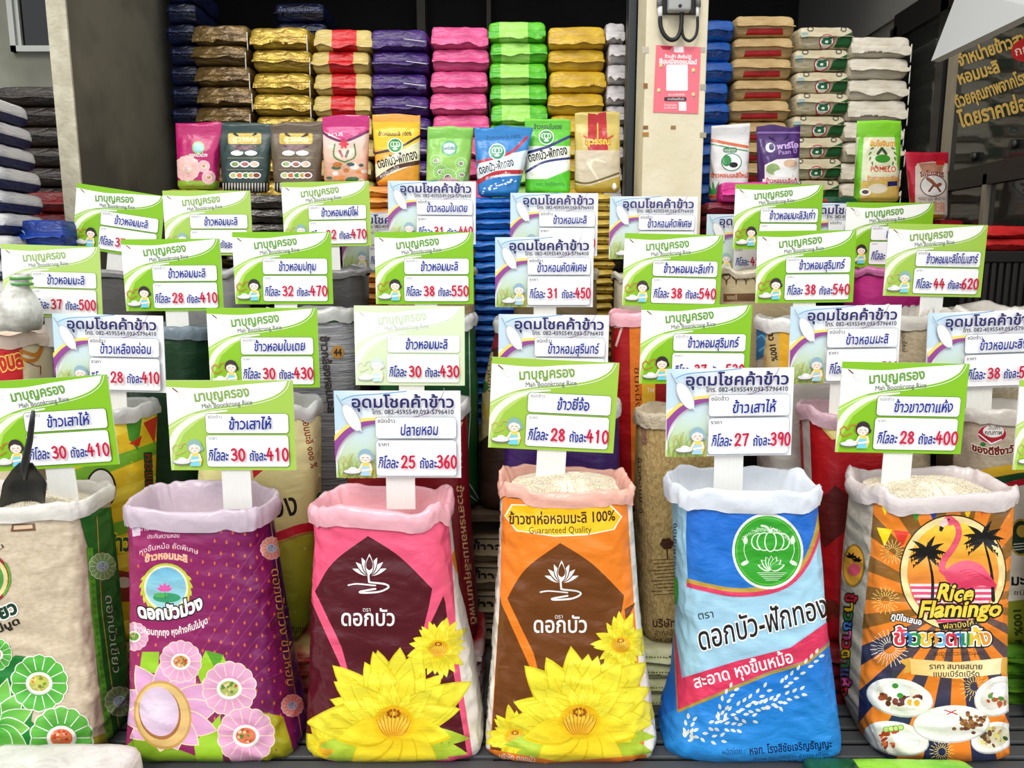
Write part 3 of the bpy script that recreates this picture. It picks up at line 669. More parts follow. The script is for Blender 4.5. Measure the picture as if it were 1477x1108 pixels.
# ---------- S3 pink and S4 orange lotus sacks
def lotus_sack(label, sil, base, dia, O, S_, seed, film, bigc, smallc, lowc, badge, fill, grains, slab, tag_):
    rt, B, c = open_sack('rice_sack', label, 2.3, sil, sackmat(tag_ + '_sack_cloth', base if not badge else (236, 230, 218), .34), film, n=3.6, seed=seed, fill=fill, rice=rice_w, grains=grains, colh=.06 if not badge else .045, rim_wob=.016, colflare=.014 if not badge else .008, rice_label=slab)
    ox, oy = O
    a = Art(); a.bk = dia
    a.poly([S_['tl'], S_['tr'], *S_['right'], *S_['left'][::-1]], vgrad(700, 1100, base, np.array(base) * .97))
    rr_ = S_['right']; a.poly([S_['tr'], *rr_, (rr_[-1][0] + 60, rr_[-1][1]), (S_['tr'][0] + 60, S_['tr'][1])], (236, 230, 218))
    if badge: a.poly([(712, 690), (726, 690), (722, 860), (706, 1100), (690, 1100), (700, 860)], (240, 236, 226))
    X = lambda x: ox + x; Yy = lambda y: oy + y
    top, lc, rc = (X(0), Yy(0)), (X(-76), Yy(80)), (X(92), Yy(76))
    a.poly(np.vstack([spline([lc, (X(-50), Yy(38)), top], 6), spline([top, (X(46), Yy(30)), rc], 6), [(X(88), Yy(100)), (X(76), Yy(150)), (X(60), Yy(230)), (X(-20), Yy(230)), (X(-38), Yy(160))]]), dia)
    lx = S_['left']; a.poly([lx[1], (X(-84), Yy(88)), (X(-36), Yy(196)), (X(-20), Yy(300)), (lx[2][0] + 12, 1090), (lx[2][0] + 2, 1090)], dia)
    rx = S_['right']; a.poly([(X(108), Yy(86)), (rx[0][0] - 8, Yy(96)), (rx[1][0] - 8, 960), (rx[2][0] - 10, 1085), (X(60), 1090), (X(70), Yy(170))], dia)
    lotus_icon(a, X(2), Yy(57), 29)
    a.text('ตรา', X(-2), Yy(109), 11, 5, W); a.text('ดอกบัว', X(0), Yy(129), 76, 18, W, bold=.015)
    yc = ((246, 206, 10), (255, 248, 70))
    flower(a, *lowc[:2], lowc[2], 1.0, yc, seed=seed + 4, layers=((16, 1, 0), (12, .75, 8), (9, .5, 0)))
    flower(a, *smallc[:2], smallc[2], 1.0, yc, seed=seed + 5, layers=((18, 1, 0), (14, .78, 8), (10, .5, 0)))
    for an in (2, 14, 28, 172, 160, 148): a.poly(petal(bigc[0], bigc[1] + 18, R(an), bigc[2] * .98, bigc[2] * .3, .8), rad(bigc[0], bigc[1], bigc[2], (200, 210, 40), (176, 206, 60)))
    flower(a, bigc[0], bigc[1], bigc[2] * 1.06, 1.0, yc, seed=seed + 6, layers=((10, 1.0, 0),), a_from=176, a_to=364, wd=.5, core=False)
    flower(a, bigc[0], bigc[1], bigc[2] * .9, 1.0, yc, seed=seed + 9, layers=((8, 1.0, 8),), a_from=180, a_to=360, wd=.5, core=False)
    flower(a, bigc[0], bigc[1], bigc[2] * .72, 1.0, yc, seed=seed + 7, layers=((8, 1, 0), (9, .74, 8)), a_from=150, a_to=390, core=False, wd=.5)
    for an in (10, 40, 70, 105, 138, 168): a.poly(petal(bigc[0], bigc[1] + 6, R(an), bigc[2] * .75, bigc[2] * .4, .8), rad(bigc[0], bigc[1], bigc[2] * .8, (214, 170, 8), (240, 216, 20))); a.poly(petal(bigc[0], bigc[1] + 4, R(an), bigc[2] * .72, bigc[2] * .36, .8), rad(bigc[0], bigc[1], bigc[2] * .8, (244, 200, 16), (254, 240, 60)))
    flower(a, bigc[0], bigc[1] - 4, bigc[2] * .8, 1, yc, seed=seed + 8, layers=((7, .5, 4),), a_from=180, a_to=360)
    lb = S_['left'][-1]; rb = S_['right'][-1]
    a.poly([(lb[0] - 12, S_['band'][0]), (ox, S_['band'][0] + 20), (rb[0] + 2, S_['band'][1]), (rb[0] + 6, 1125), (lb[0] - 14, 1125)], base)
    a.text('บริษัท ดอกบัว', lb[0] + 40, S_['band'][0] + 18, 52, 6, W, rot=R(6)); a.text('ขนาด 1 ถัง', rb[0] - 34, S_['band'][1] + 16, 40, 5, W, rot=R(-6))
    if badge:
        P = np.array([(728, 744), (738, 727), (800, 729), (880, 727), (897, 745), (886, 764), (846, 772), (800, 774), (745, 766)])
        a.poly(P, (250, 244, 226)); a.poly((P - [812, 749]) * [.975, .93] + [812, 749], vgrad(728, 772, (255, 190, 10), (255, 214, 50)))
        a.text('ข้าวซาห่อหอมมะลิ 100%', 811, 755, 152, 12, (66, 34, 10), rot=R(-2), bold=.024, arc=-2); a.text('Guaranteed Quality', 808, 769, 90, 8, (66, 34, 10), rot=R(-1))
    else:
        a.poly([(650, 800), (661, 786), (662, 836), (652, 812)], (240, 150, 40))
    printed(a, B, tag_ + '_lotus_print', rt, PR)
    return rt, c
_, c3_ = lotus_sack('pink and maroon rice sack with yellow water lilies, third in the front row',
    [(718, 451, 648), (760, 455, 651), (800, 452, 655), (850, 450, 661), (950, 447, 680), (1060, 443, 696), (1100, 442, 698)], (244, 92, 128), (84, 16, 28), (531, 773),
    dict(tl=(450, 738), tr=(645, 738), left=[(450, 740), (450, 850), (440, 1092)], right=[(650, 790), (660, 950), (683, 1100)], band=(1086, 1090)), 3,
    filmmat('pink_film', (240, 176, 186)), (568, 1043, 112), (632, 934, 46), (474, 1078, 44), False, .11, 0, 'rice low inside the pink and maroon sack', 'pink')
_, c4_ = lotus_sack('orange and brown rice sack with yellow water lilies, fourth in the front row',
    [(690, 722, 910), (740, 722, 913), (800, 719, 917), (860, 715, 921), (960, 709, 932), (1060, 702, 945), (1095, 700, 948)], (246, 134, 34), (112, 62, 20), (808, 783),
    dict(tl=(728, 700), tr=(903, 700), left=[(726, 700), (722, 860), (706, 1092)], right=[(908, 790), (920, 950), (930, 1100)], band=(1078, 1088)), 4,
    filmmat('salmon_film', (240, 180, 160)), (836, 1041, 112), (895, 929, 44), (743, 1062, 46), True, .022, 3600, 'white rice heaped to the rim of the orange sack', 'orange')
# ---------- S5 blue pumpkin sack
rt, B, c5_ = open_sack('rice_sack', 'blue rice sack with pumpkin emblem and white folded collar', 2.3,
    [(692, 964, 1178), (730, 969, 1180), (800, 972, 1187), (900, 974, 1193), (1000, 968, 1205), (1060, 954, 1212), (1098, 946, 1213)],
    sackmat('light_blue_sack', (168, 214, 236), .36, stripe=(2, -1, .17, (24, 116, 208))), mat('white_woven_collar', (222, 228, 236), .45, .25, 16, bfine=.06), n=3.4, seed=5, fill=.17, rice=rice_w, colh=.062, rim_wob=.014, rice_label='rice low inside the blue pumpkin sack')
a = Art(); blu = (24, 116, 208)
a.poly([(992, 700), (1178, 700), (1184, 760), (1172, 800), (1156, 828), (1120, 843), (1070, 848), (1020, 846), (993, 841), (990, 780)], vgrad(700, 845, (22, 104, 206), (34, 122, 214)))
crv = spline([(992, 838), (1020, 845), (1060, 852), (1100, 850), (1135, 838), (1160, 812), (1176, 775), (1184, 735)], 6)
a.line(crv + [0, 4], 9, (226, 60, 100), caps=False); a.line(crv - [1, 1], 6, (196, 160, 60), caps=False)
a.poly([(940, 1030), (978, 1022), (1060, 994), (1110, 972), (1165, 956), (1200, 918), (1240, 960), (1240, 1125), (920, 1125)], vgrad(930, 1110, (20, 112, 206), (44, 150, 226)))
a.poly([(950, 900), (972, 905), (979, 1022), (940, 1040), (920, 1125), (900, 1125)], (20, 112, 206))
a.poly([(973, 908), (984, 978), (1060, 954), (1140, 934), (1200, 892), (1202, 918), (1165, 952), (1110, 968), (1056, 990), (978, 1024), (976, 1000)], (222, 50, 92))
a.line([(978, 1026), (1056, 993), (1110, 971), (1165, 955), (1205, 920)], 4, (178, 146, 50), caps=False)
a.line([(972, 906), (978, 1026)], 1.5, (178, 146, 50), caps=False)
a.poly(ell(1107, 795, 51, 55, 44, -.15), (240, 244, 236)); a.poly(ell(1107, 795, 47.5, 51, 44, -.15), (58, 168, 40)); a.poly(ell(1107, 795, 45.5, 49, 44, -.15), (96, 196, 62)); a.poly(ell(1107, 795, 44, 47.5, 44, -.15), (52, 166, 42))
g_ = (52, 166, 42); ch = (235, 248, 225)
for dx, rx in ((-17, 11), (17, 11), (-9, 11), (9, 11), (0, 9)):
    a.poly(ell(1111 + dx, 781, rx, 15 - abs(dx) * .15, 22), ch); a.poly(ell(1111 + dx, 781, rx - 1.7, 13.3 - abs(dx) * .15, 22), g_)
a.line(spline([(1111, 768), (1106, 760), (1098, 758)], 5), 3, ch); a.line(spline([(1111, 768), (1114, 762), (1120, 765)], 5), 2, ch)
for an in (-160, -135, -112, -90, -68, -45, -20):
    a.poly(petal(1112, 822, R(an), 21, 10, .8), ch); a.poly(petal(1112, 821, R(an), 18.5, 7.6, .8), g_)
for q in range(5): a.line([(1092 + q * 3, 826 + q * 2.6), (1134 - q * 3, 826 + q * 2.6)], .8, ch)
for s_ in (-1, 1):
    a.line(spline([(1109 + s_ * 34, 780), (1109 + s_ * 36, 795), (1109 + s_ * 30, 812)], 5), 1, ch)
    a.poly(petal(1109 + s_ * 34, 785, R(-90), 13, 7, .8), ch); a.poly(ell(1109 + s_ * 35, 812, 6, 3, 12, s_ * .5), ch)
a.text('ดอกบัวฟักทอง โรงสีชัยเจริญ', 1107, 766, 72, 5, ch, arc=16, rot=R(4))
a.text('ตรา', 1018, 892, 22, 9, K, rot=R(-8)); a.text('ดอกบัว-ฟักทอง', 1099, 914, 190, 26, K, rot=R(-15), bold=.012, out=(250, 250, 250), outw=.06, shear=.1)
a.text('สะอาด หุงขึ้นหม้อ', 1072, 974, 146, 14, W, rot=R(-15), bold=.015)
def ear(pts, n_, s0=8.5, w_=4.4):
    P = spline(pts, 12)
    for q in range(n_):
        i = int(q / n_ * (len(P) - 2)); d = P[i + 1] - P[i]; an = math.atan2(d[1], d[0])
        for sgn in (-1, 1):
            o = np.array((-math.sin(an), math.cos(an))) * sgn * 3.4
            c = P[i] + o; a.poly(petal(c[0], c[1], an + sgn * .42, s0, w_, .9), (244, 240, 218))
            a.line([c + np.array((math.cos(an + sgn * .42), math.sin(an + sgn * .42))) * 1.5, c + np.array((math.cos(an + sgn * .42), math.sin(an + sgn * .42))) * (s0 - 2)], .6, (150, 170, 190), caps=False)
ear([(990, 1066), (1002, 1058), (1028, 1066), (1052, 1062)], 6); ear([(992, 1064), (994, 1046), (1000, 1030)], 4)
ear([(1022, 1046), (1052, 1048), (1070, 1050)], 5); ear([(1040, 1040), (1046, 1010), (1062, 986)], 6)
ear([(1034, 1038), (1062, 1022), (1088, 1006), (1116, 984)], 8); ear([(1078, 1022), (1098, 1018), (1120, 1014), (1134, 1022)], 5)
ear([(1096, 1018), (1130, 1006), (1168, 994)], 7); ear([(1128, 988), (1160, 962), (1188, 936)], 7); ear([(1060, 1030), (1080, 1036), (1098, 1034)], 3)
a.text('ผลิตโดย :', 1058, 1087, 32, 6, (14, 34, 84), rot=R(-3)); a.text('หจก. โรงสีชัยเจริญธัญญะ', 1140, 1083, 118, 9, (12, 24, 74), rot=R(-5), bold=.02)
a.text('ตำบล คลองหลวง อำเภอ เมือง', 1140, 1093, 108, 3.6, (14, 34, 84), rot=R(-4)); a.text('โทรศัพท์ (089) 860-8679 / (086) 388-7222', 1140, 1100, 122, 4, (14, 34, 84), rot=R(-4)); a.text('ขนาด 48 กก.', 1160, 1112, 80, 8, (12, 24, 74), rot=R(-3), bold=.02)
vtext(a, 'ดอกบัวฟักทอง', 973, 800, 90, 5, (20, 40, 70), rot=-88); a.poly(ell(975, 852, 4, 20), (70, 170, 60))
printed(a, B, 'pumpkin_print', rt, mat('woven_print', None, .4, .3, 18, .5, aniso=(1, 1, 1.8), bfine=.06), step=4.5)

# ---------- S6 flamingo
rt, B, c6_ = open_sack('rice_sack', 'clear rice sack with pink flamingo and sunburst print, right end of the front row', 2.3,
    [(692, 1226, 1462), (740, 1222, 1460), (800, 1216, 1456), (850, 1213, 1453), (950, 1210, 1452), (1050, 1214, 1455), (1094, 1226, 1456)],
    sackmat('clear_grey_film', (196, 188, 174), .3, mix=(182, 172, 156), ms=70), filmmat('striped_film', (216, 204, 200)), n=4.4, seed=6, fill=.03, rice=rice_w, grains=3200, colh=.055, rim_wob=.02, rice_label='white rice heaped inside the flamingo sack')
a = Art(); org, brn, nav = (244, 142, 34), (120, 84, 30), (36, 44, 84)
fr_ = np.array([(1262, 700), (1480, 700), (1480, 1110), (1238, 1104), (1238, 1040), (1246, 900), (1256, 800)])
a.poly(fr_, (236, 132, 36))
def inter(poly, w):   # wedge clipped to the front panel by sampling
    return w
cx_, cy_ = 1378, 872
for q in range(20):
    t0, t1 = R(q * 18 + 3), R(q * 18 + 12)
    c = brn if math.sin((t0 + t1) / 2) < .35 else nav
    def clipr(t):
        r = 1; 
        while r < 330:
            x, y = cx_ + math.cos(t) * r, cy_ + math.sin(t) * r
            le = np.interp(y, [700, 800, 900, 1040], [1262, 1256, 1246, 1238])
            if x < le or x > 1476 or y < 702 or y > 1108: break
            r += 3
        return (cx_ + math.cos(t) * (r - 1), cy_ + math.sin(t) * (r - 1))
    a.poly([(cx_, cy_), clipr(t0), clipr((t0 + t1) / 2), clipr(t1)], rad(cx_, cy_, 170, np.array(c) * .5 + np.array(org) * .5, c))
cols = [(250, 220, 20), (226, 60, 40), (40, 150, 50), (40, 60, 140), (250, 200, 20), (230, 90, 50), (90, 50, 140)]
for i, (x, y, s_) in enumerate(((1277, 732, 15), (1298, 736, 15), (1321, 742, 15), (1346, 742, 15), (1395, 738, 15), (1416, 734, 15), (1437, 727, 14))):
    a.poly([(x - s_ * .5, y - s_ * .55), (x + s_ * .5, y - s_ * .5), (x, y + s_ * .75)], cols[i])
for i, (x, y, s_) in enumerate(((1276, 772, 22), (1300, 776, 22))): a.poly([(x - s_ * .5, y - s_ * .5), (x + s_ * .5, y - s_ * .4), (x, y + s_ * .75)], cols[i])
def burst(x, y, r, n_=18, c=(250, 214, 120)):
    for q in range(n_):
        t = q * 6.283 / n_; a.line([(x + math.cos(t) * r * .3, y + math.sin(t) * r * .3), (x + math.cos(t) * r * .62, y + math.sin(t) * r * .62)], .9, c, caps=False); a.line([(x + math.cos(t + .17) * r * .65, y + math.sin(t + .17) * r * .65), (x + math.cos(t + .17) * r, y + math.sin(t + .17) * r)], .9, c, caps=False)
burst(1287, 796, 18); burst(1277, 866, 20); burst(1283, 935, 27, 24, (240, 236, 220)); burst(1405, 990, 22); burst(1358, 1084, 18); burst(1298, 720, 16)
C = (1374, 826)
a.poly(ell(*C, 77, 84, 60), (60, 44, 22)); a.poly(ell(*C, 75, 82, 60), (250, 226, 160)); a.poly(ell(*C, 66, 73, 60), vgrad(755, 880, (255, 210, 60), (240, 110, 60)))
for q in range(7):
    y = 842 + q * 8; hx = 66 * math.sqrt(max(0, 1 - ((y - C[1] + 3) / 73) ** 2)) - 1.5
    a.poly([(C[0] - hx, y), (C[0] + hx, y), (C[0] + hx - .5, y + 3.6), (C[0] - hx + .5, y + 3.6)], (252, 226, 220)); 
    a.poly([(C[0] - hx, y + 3.6), (C[0] + hx, y + 3.6), (C[0] + hx - 1.5, y + 8), (C[0] - hx + 1.5, y + 8)], (222, 70, 110))
def palm(x, y, tx, ty, s_):
    a.line(spline([(x, y), ((x + tx) / 2 + 4, (y + ty) / 2), (tx, ty)], 6), 5.5, K, w1=2.4)
    for an in (-175, -150, -120, -85, -50, -20, 8, 35, 150, 172):
        P = petal(tx, ty, R(an), s_ * (1 if an < 0 else .8), s_ * .3, .7, bend=.35 if math.cos(R(an)) > 0 else -.35); a.poly(P, K)
        for q in (.35, .5, .65, .8):
            bx, by = tx + math.cos(R(an)) * s_ * q, ty + math.sin(R(an)) * s_ * q + s_ * .3 * q * q
            a.poly([(bx - 2, by), (bx + 2, by), (bx + math.cos(R(an)) * 2, by + s_ * .24)], K)
palm(1344, 868, 1337, 798, 27); palm(1432, 866, 1418, 778, 29)
pk, pd = (240, 92, 118), (214, 50, 86)
nk = spline([(1366, 828), (1358, 820), (1362, 806), (1374, 790), (1382, 772), (1380, 757), (1372, 750)], 8)
a.line(nk, 9.5, pd, w1=8); a.line(nk, 8, pk, w1=6.5)
a.poly(ell(1369, 751, 9, 7, 18), pk); a.poly([(1364, 747), (1356, 752), (1354, 759), (1358, 763), (1362, 758), (1368, 756)], (250, 220, 214)); a.poly([(1355, 758), (1354, 765), (1358, 767), (1361, 761)], K); a.poly(ell(1368, 749, 1.4, 1.4, 8), K)
a.poly(spline([(1360, 828), (1372, 815), (1392, 808), (1414, 814), (1430, 834), (1436, 846), (1414, 845), (1388, 848), (1370, 843), (1360, 828)], 5)[:-1], vgrad(808, 848, (250, 120, 140), (216, 46, 84)))
for q in range(4): a.line(spline([(1384 + q * 6, 824 + q * 3), (1402 + q * 6, 822 + q * 3), (1424 + q * 3, 836 + q * 2)], 4), 1, pd)
for x in (1394, 1403): a.line([(x, 846), (x - 4, 880), (x + 3, 898)], 2.4, pd)
ye = (255, 214, 70)
def script(t, x, y, w_, xh, rot, sh=.25): a.text(t, x, y, w_, xh, ye, rot=rot, shear=sh, bold=.03, out=K, outw=.11, wob=.5)
script('Rice', 1376, 866, 50, 19, R(2)); script('Flamingo', 1383, 889, 116, 19, R(-1))
a.poly([(1352, 899), (1408, 893), (1406, 905), (1356, 909)], K); a.text('ฟลามิงโก้', 1382, 905, 44, 6, (250, 214, 90), rot=R(-5))
a.text('ภูมิใจเสนอ', 1307, 897, 44, 7, W, rot=R(12), bold=.03, out=K, outw=.12)
mc = [(250, 210, 40), (240, 240, 240), (60, 100, 190), (250, 190, 40), (220, 60, 110), (90, 180, 220), (40, 150, 80), (130, 70, 160), (230, 90, 40)]
full = 'ข้าวขาวตาแห้ง'; cl = ['ข้', 'า', 'ว', 'ข', 'า', 'ว', 'ต', 'า', 'แ', 'ห้', 'ง']; x = 1290
for ps_ in (0, 1):
    x = 1290
    for i, gch in enumerate(cl):
        ww = {'า': 10, 'แ': 12}.get(gch, 14.5); cc = [(226, 50, 70), (60, 120, 200), (40, 150, 80), (240, 200, 60), (240, 150, 30), (120, 190, 230)][i % 6]
        a.text(gch, x + ww / 2, 931 - abs(i - 5) * .3, ww, 17, cc if ps_ else K, bold=.03 if ps_ else .16)
        if not ps_: a.text(gch, x + ww / 2, 931 - abs(i - 5) * .3, ww, 17, W, bold=.09)
        x += ww - .6
a.text('အထူးသီးသန့်(ထန်မာ)', 1382, 945, 74, 5, K, rot=R(-1))
a.poly([(1296, 953), (1314, 948), (1316, 968), (1302, 972), (1306, 960)], (226, 170, 70)); a.poly([(1460, 947), (1442, 949), (1442, 970), (1456, 976), (1452, 960)], (226, 170, 70))
a.poly([(1312, 950), (1380, 955), (1444, 949), (1442, 972), (1380, 979), (1314, 972)], vgrad(1312, 1444, (246, 206, 120), (255, 240, 190), 0))
a.text('ราคา สบายสบาย', 1378, 965, 76, 6.5, (50, 34, 30), bold=.02); a.text('แบบเบิร์ดเบิร์ด', 1379, 976, 66, 6.5, (50, 34, 30), bold=.02)
dish(a, 1438, 1003, 34, 26, [(230, 224, 210), (200, 80, 40), (170, 110, 60), (90, 140, 60)], seed=31, white=(.1, -.3), rot=-.5)
dish(a, 1298, 1005, 47, 26, [(236, 230, 214), (120, 50, 30), (150, 70, 40), (90, 40, 26), (100, 60, 40)], seed=32, rot=.2, nb=26, white=(-.1, -.35))
for x, y in ((1312, 1013), (1322, 1014)): a.poly(ell(x, y, 8, 8, 14), W); a.poly(ell(x, y, 4.5, 4.8, 12), (246, 180, 40))
for x, y in ((1291, 989), (1298, 1003)): a.poly(ell(x, y, 5, 4, 8), (60, 150, 50))
dish(a, 1293, 1064, 46, 23, [(238, 234, 222), (200, 84, 46), (176, 64, 36), (220, 120, 70)], seed=33, rot=.2, nb=18, white=(.3, .1))
for q in range(4): a.poly(ell(1278 + q * 7, 1052 - q, 5, 4.4, 12), (120, 170, 60)); a.poly(ell(1278 + q * 7, 1052 - q, 3.6, 3.2, 10), (206, 226, 140))
dish(a, 1432, 1063, 32, 21, [(226, 220, 190), (60, 90, 40), (190, 160, 110), (110, 70, 50), (220, 210, 120)], seed=34, rot=-.3, nb=26)
dish(a, 1372, 1043, 54, 26, [(244, 240, 232), (140, 90, 50), (110, 66, 36), (160, 110, 60), (90, 110, 50)], seed=35, nb=0, rot=-.05)
rng = random.Random(4)
for q in range(46): x, y = 1398 + rng.gauss(0, 11), 1043 + rng.gauss(0, 6); a.poly(ell(x, y, 3.4, 2.6, 7), [(140, 90, 50), (110, 66, 36), (166, 116, 66)][q % 3])
a.poly(ell(1358, 1036, 26, 13, 20), (252, 252, 250)); a.line([(1362, 1024), (1380, 1030)], 1.6, (200, 30, 30)); a.line([(1366, 1030), (1378, 1024)], 1.4, (200, 30, 30))
a.poly([(1240, 1074), (1266, 1088), (1262, 1108), (1236, 1108)], (240, 236, 226)); a.text('น้ำหนัก', 1252, 1092, 18, 6, K, rot=.3)
a.poly(ell(1232, 816, 16, 31, 30, .05), (160, 120, 40)); a.poly(ell(1232, 816, 14, 28, 30, .05), (240, 170, 60)); a.poly(ell(1233, 822, 9, 9, 14), pk); a.line([(1228, 820), (1236, 804)], 2, pk)
for an in (-150, -110, -60, -20): a.poly(petal(1228, 805, R(an), 9, 4, .8), K); a.poly(petal(1237, 810, R(an), 8, 4, .8), K)
for i, gch in enumerate(['ข้', 'า', 'ว', 'ข', 'า', 'ว', 'ต', 'า', 'แ', 'ห้', 'ง']): a.text(gch, 1224 - i * .9 + 2, 868 + i * 13.5, 11, 11, [(216, 40, 60), (240, 190, 30), (40, 150, 80), (60, 120, 200), (230, 90, 160)][i % 5], rot=R(95), bold=.03, out=K, outw=.1)
printed(a, B, 'flamingo_print', rt, PR, step=4.5)
# ---------- out at the right edge: the sack that holds the last sign
rt, B, c7_ = open_sack('rice_sack', 'plain tan rice sack just past the flamingo sack', 2.3, [(700, 1488, 1690), (900, 1484, 1692), (1095, 1478, 1700)], sackmat('tan_plain', (206, 180, 130), .5), filmmat('milky_film', None), n=3.4, seed=7, fill=.05, rice=rice_w)

# ------------------------------------------------------------------ second tier of open sacks
LO = dict(nring=34, k=60, colh=.05)
gcol = filmmat('grey_film', (190, 190, 186))
def tier(Y, sil, label, body, collar, seed, fill=.05, **k):
    q = dict(LO); q.update(k); q['zb'] = {2.68: .232, 3.05: .612, 3.48: .82}[Y]
    yb_ = {2.68: 935, 3.05: 740, 3.48: 633}[Y]; sil = [s_ for s_ in sil if s_[0] < yb_] + [(yb_, sil[-1][1], sil[-1][2])]
    return open_sack('rice_sack', label, Y, sil, body, collar, seed=seed, fill=fill, rice=rice_w, d=(.12, .15), n=q.pop('n', 3.2), **q)
# yellow-green
rt, B, _ = tier(2.68, [(582, 92, 226), (700, 88, 224), (935, 82, 226)], 'yellow and green rice sack behind the black scoop', sackmat('yellow_sack', (238, 196, 30), .4), gcol, 11, rice_label='rice in the yellow and green sack')
a = Art()
a.poly([(86, 600), (230, 600), (230, 936), (84, 936)], vgrad(600, 930, (242, 200, 30), (214, 190, 30)))
for q in range(7): a.poly([(84, 640 + q * 46), (230, 585 + q * 50), (230, 603 + q * 50), (84, 664 + q * 46)], (120, 180, 40) if q % 2 else (250, 224, 70))
a.poly([(180, 600), (206, 590), (198, 650), (186, 634)], (70, 150, 40)); a.poly([(186, 640), (204, 628), (200, 644)], (210, 50, 30)); a.poly([(206, 610), (226, 600), (222, 640)], (210, 60, 30))
for t in range(12): a.line([(190 + math.cos(t * .52) * 4, 690 + math.sin(t * .52) * 4), (190 + math.cos(t * .52) * 11, 690 + math.sin(t * .52) * 11)], .7, (226, 226, 120))
a.poly(ell(146, 705, 22, 30), (30, 26, 20)); a.poly(ell(146, 705, 19, 27), (246, 246, 240)); a.poly(ell(140, 715, 14, 14), (190, 70, 40))
a.text('ข้าว', 172, 794, 30, 18, (30, 90, 40), bold=.04, out=(250, 230, 60), outw=.1); a.poly([(160, 820), (190, 826), (192, 868), (162, 868)], (150, 60, 40)); a.poly(ell(178, 840, 12, 8), (236, 226, 200))
vtext(a, 'หอมมะลิ', 214, 690, 70, 9, (180, 40, 30), rot=88, out=(20, 70, 40), outw=.12)
printed(a, B, 'yellow_print', rt, PRM, step=9)
# pale pumpkin sack
rt, B, _ = tier(2.68, [(578, 292, 462), (640, 288, 463), (700, 284, 463), (850, 284, 462), (935, 290, 452)], 'pale yellow rice sack with red curve behind the plum purple sack', sackmat('pale_yellow', (236, 228, 160), .42), gcol, 12, rice_label='rice in the pale yellow sack')
a = Art(); a.bk = K
a.poly([(290, 600), (470, 600), (470, 790), (290, 790)], vgrad(600, 780, (238, 232, 176), (230, 222, 140)))
a.poly([(290, 775), (380, 780), (470, 758), (470, 945), (290, 945)], vgrad(780, 920, (176, 176, 50), (110, 140, 20)))
a.line(spline([(370, 780), (400, 774), (435, 762), (470, 758)], 5), 13, (206, 30, 50), caps=False); a.line(spline([(370, 790), (400, 784), (435, 771), (470, 767)], 5), 4, (170, 140, 60), caps=False)
a.poly([(360, 640), (392, 668), (366, 690)], (206, 30, 50))
a.text('ฟักทอง', 376, 748, 104, 26, K, rot=R(-6), bold=.015); vtext(a, 'ข้าวหอมมะลิ ๑๐๐ %', 444, 630, 92, 8, (150, 40, 30), rot=80, bold=.02)
a.text('กิจเจริญธัญญะ', 412, 912, 56, 8, K, bold=.02); a.text('โทรศัพท์ ๐๘๖', 420, 921, 40, 4, K); a.text('อำเภอเมือง', 420, 928, 40, 4, K)
for q in range(3): a.poly(petal(384 + q * 7, 800 - q * 2, R(-30), 8, 4, .9), W)
a.poly(ell(461, 722, 6, 12), (40, 140, 50))
printed(a, B, 'pale_pumpkin_print', rt, PRM, step=9)
# dark red, purple, burlap, red, clear
rt, B, _ = tier(2.68, [(575, 508, 674), (700, 500, 677), (850, 498, 686), (950, 495, 692)], 'dark red rice sack behind the pink and maroon sack', sackmat('dark_red_sack', (130, 14, 22), .42), gcol, 13, rice_label='rice in the dark red sack')
a = Art(); vtext(a, 'ข้าวสารหอมมะลิคุณภาพดี', 672, 800, 200, 7, (214, 170, 120), rot=84, bold=.02); vtext(a, 'ข้าวหอม', 662, 640, 70, 6, (226, 190, 140), rot=88)
a.line([(660, 600), (663, 760), (672, 940)], 1, (90, 8, 14)); printed(a, B, 'red_side_print', rt, PRM, step=12)
rt, B, _ = tier(2.68, [(575, 730, 892), (700, 726, 894), (935, 728, 892)], 'dark purple rice sack behind the orange sack', sackmat('dark_purple_sack', (62, 30, 104), .4), gcol, 14, rice_label='rice in the dark purple sack')
burl = mat('burlap_sack', (196, 168, 112), .85, .5, 90, .2, mix=(172, 144, 92), ms=120, aniso=(1, 1, .5))
rt, B, _ = tier(2.68, [(590, 918, 1062), (700, 915, 1062), (930, 918, 1065)], 'tan burlap rice sack printed with a brown tree', burl, mat('burlap_film', (196, 182, 156), .5, .5, 40), 15, rice_label='rice in the burlap sack')
a = Art(); bw = (74, 44, 30)
a.poly(ell(962, 784, 7, 7), bw); [a.poly(ell(962 + math.cos(q) * 6, 784 + math.sin(q) * 5, 4.4, 3.6, 9), bw) for q in range(7)]; a.line([(962, 790), (963, 806)], 1.6, bw)
for q in range(11): a.line([(940 + (q % 3) * 4, 808 + q * 5), (976, 806 + q * 5)], .9, bw)
a.text('บริษัท', 958, 904, 32, 9, bw, bold=.02); a.text('อำเภอเมือง', 962, 916, 34, 6, bw); a.text('โทร (044)', 960, 927, 34, 6, bw)
a.poly([(926, 610), (932, 612), (934, 640), (926, 644)], (150, 110, 90)); vtext(a, 'ข้าวหอมมะลิ', 924, 700, 80, 4, bw, rot=88)
printed(a, B, 'tree_print', rt, mat('burlap_ink', None, .85, .5, 90, .2), step=12)
rt, B, _ = tier(2.68, [(586, 1152, 1302), (700, 1156, 1302), (935, 1160, 1300)], 'bright red rice sack with grey stripe and pink collar', sackmat('red_sack', (186, 16, 26), .36), filmmat('pink_grey_film', (196, 160, 170)), 16, rice_label='rice in the bright red sack')
a = Art(); a.poly([(1157, 596), (1168, 596), (1172, 700), (1162, 705)], (206, 196, 190)); vtext(a, 'ข้าวหอมมะลิ', 1151, 640, 60, 5, (230, 200, 160), rot=88)
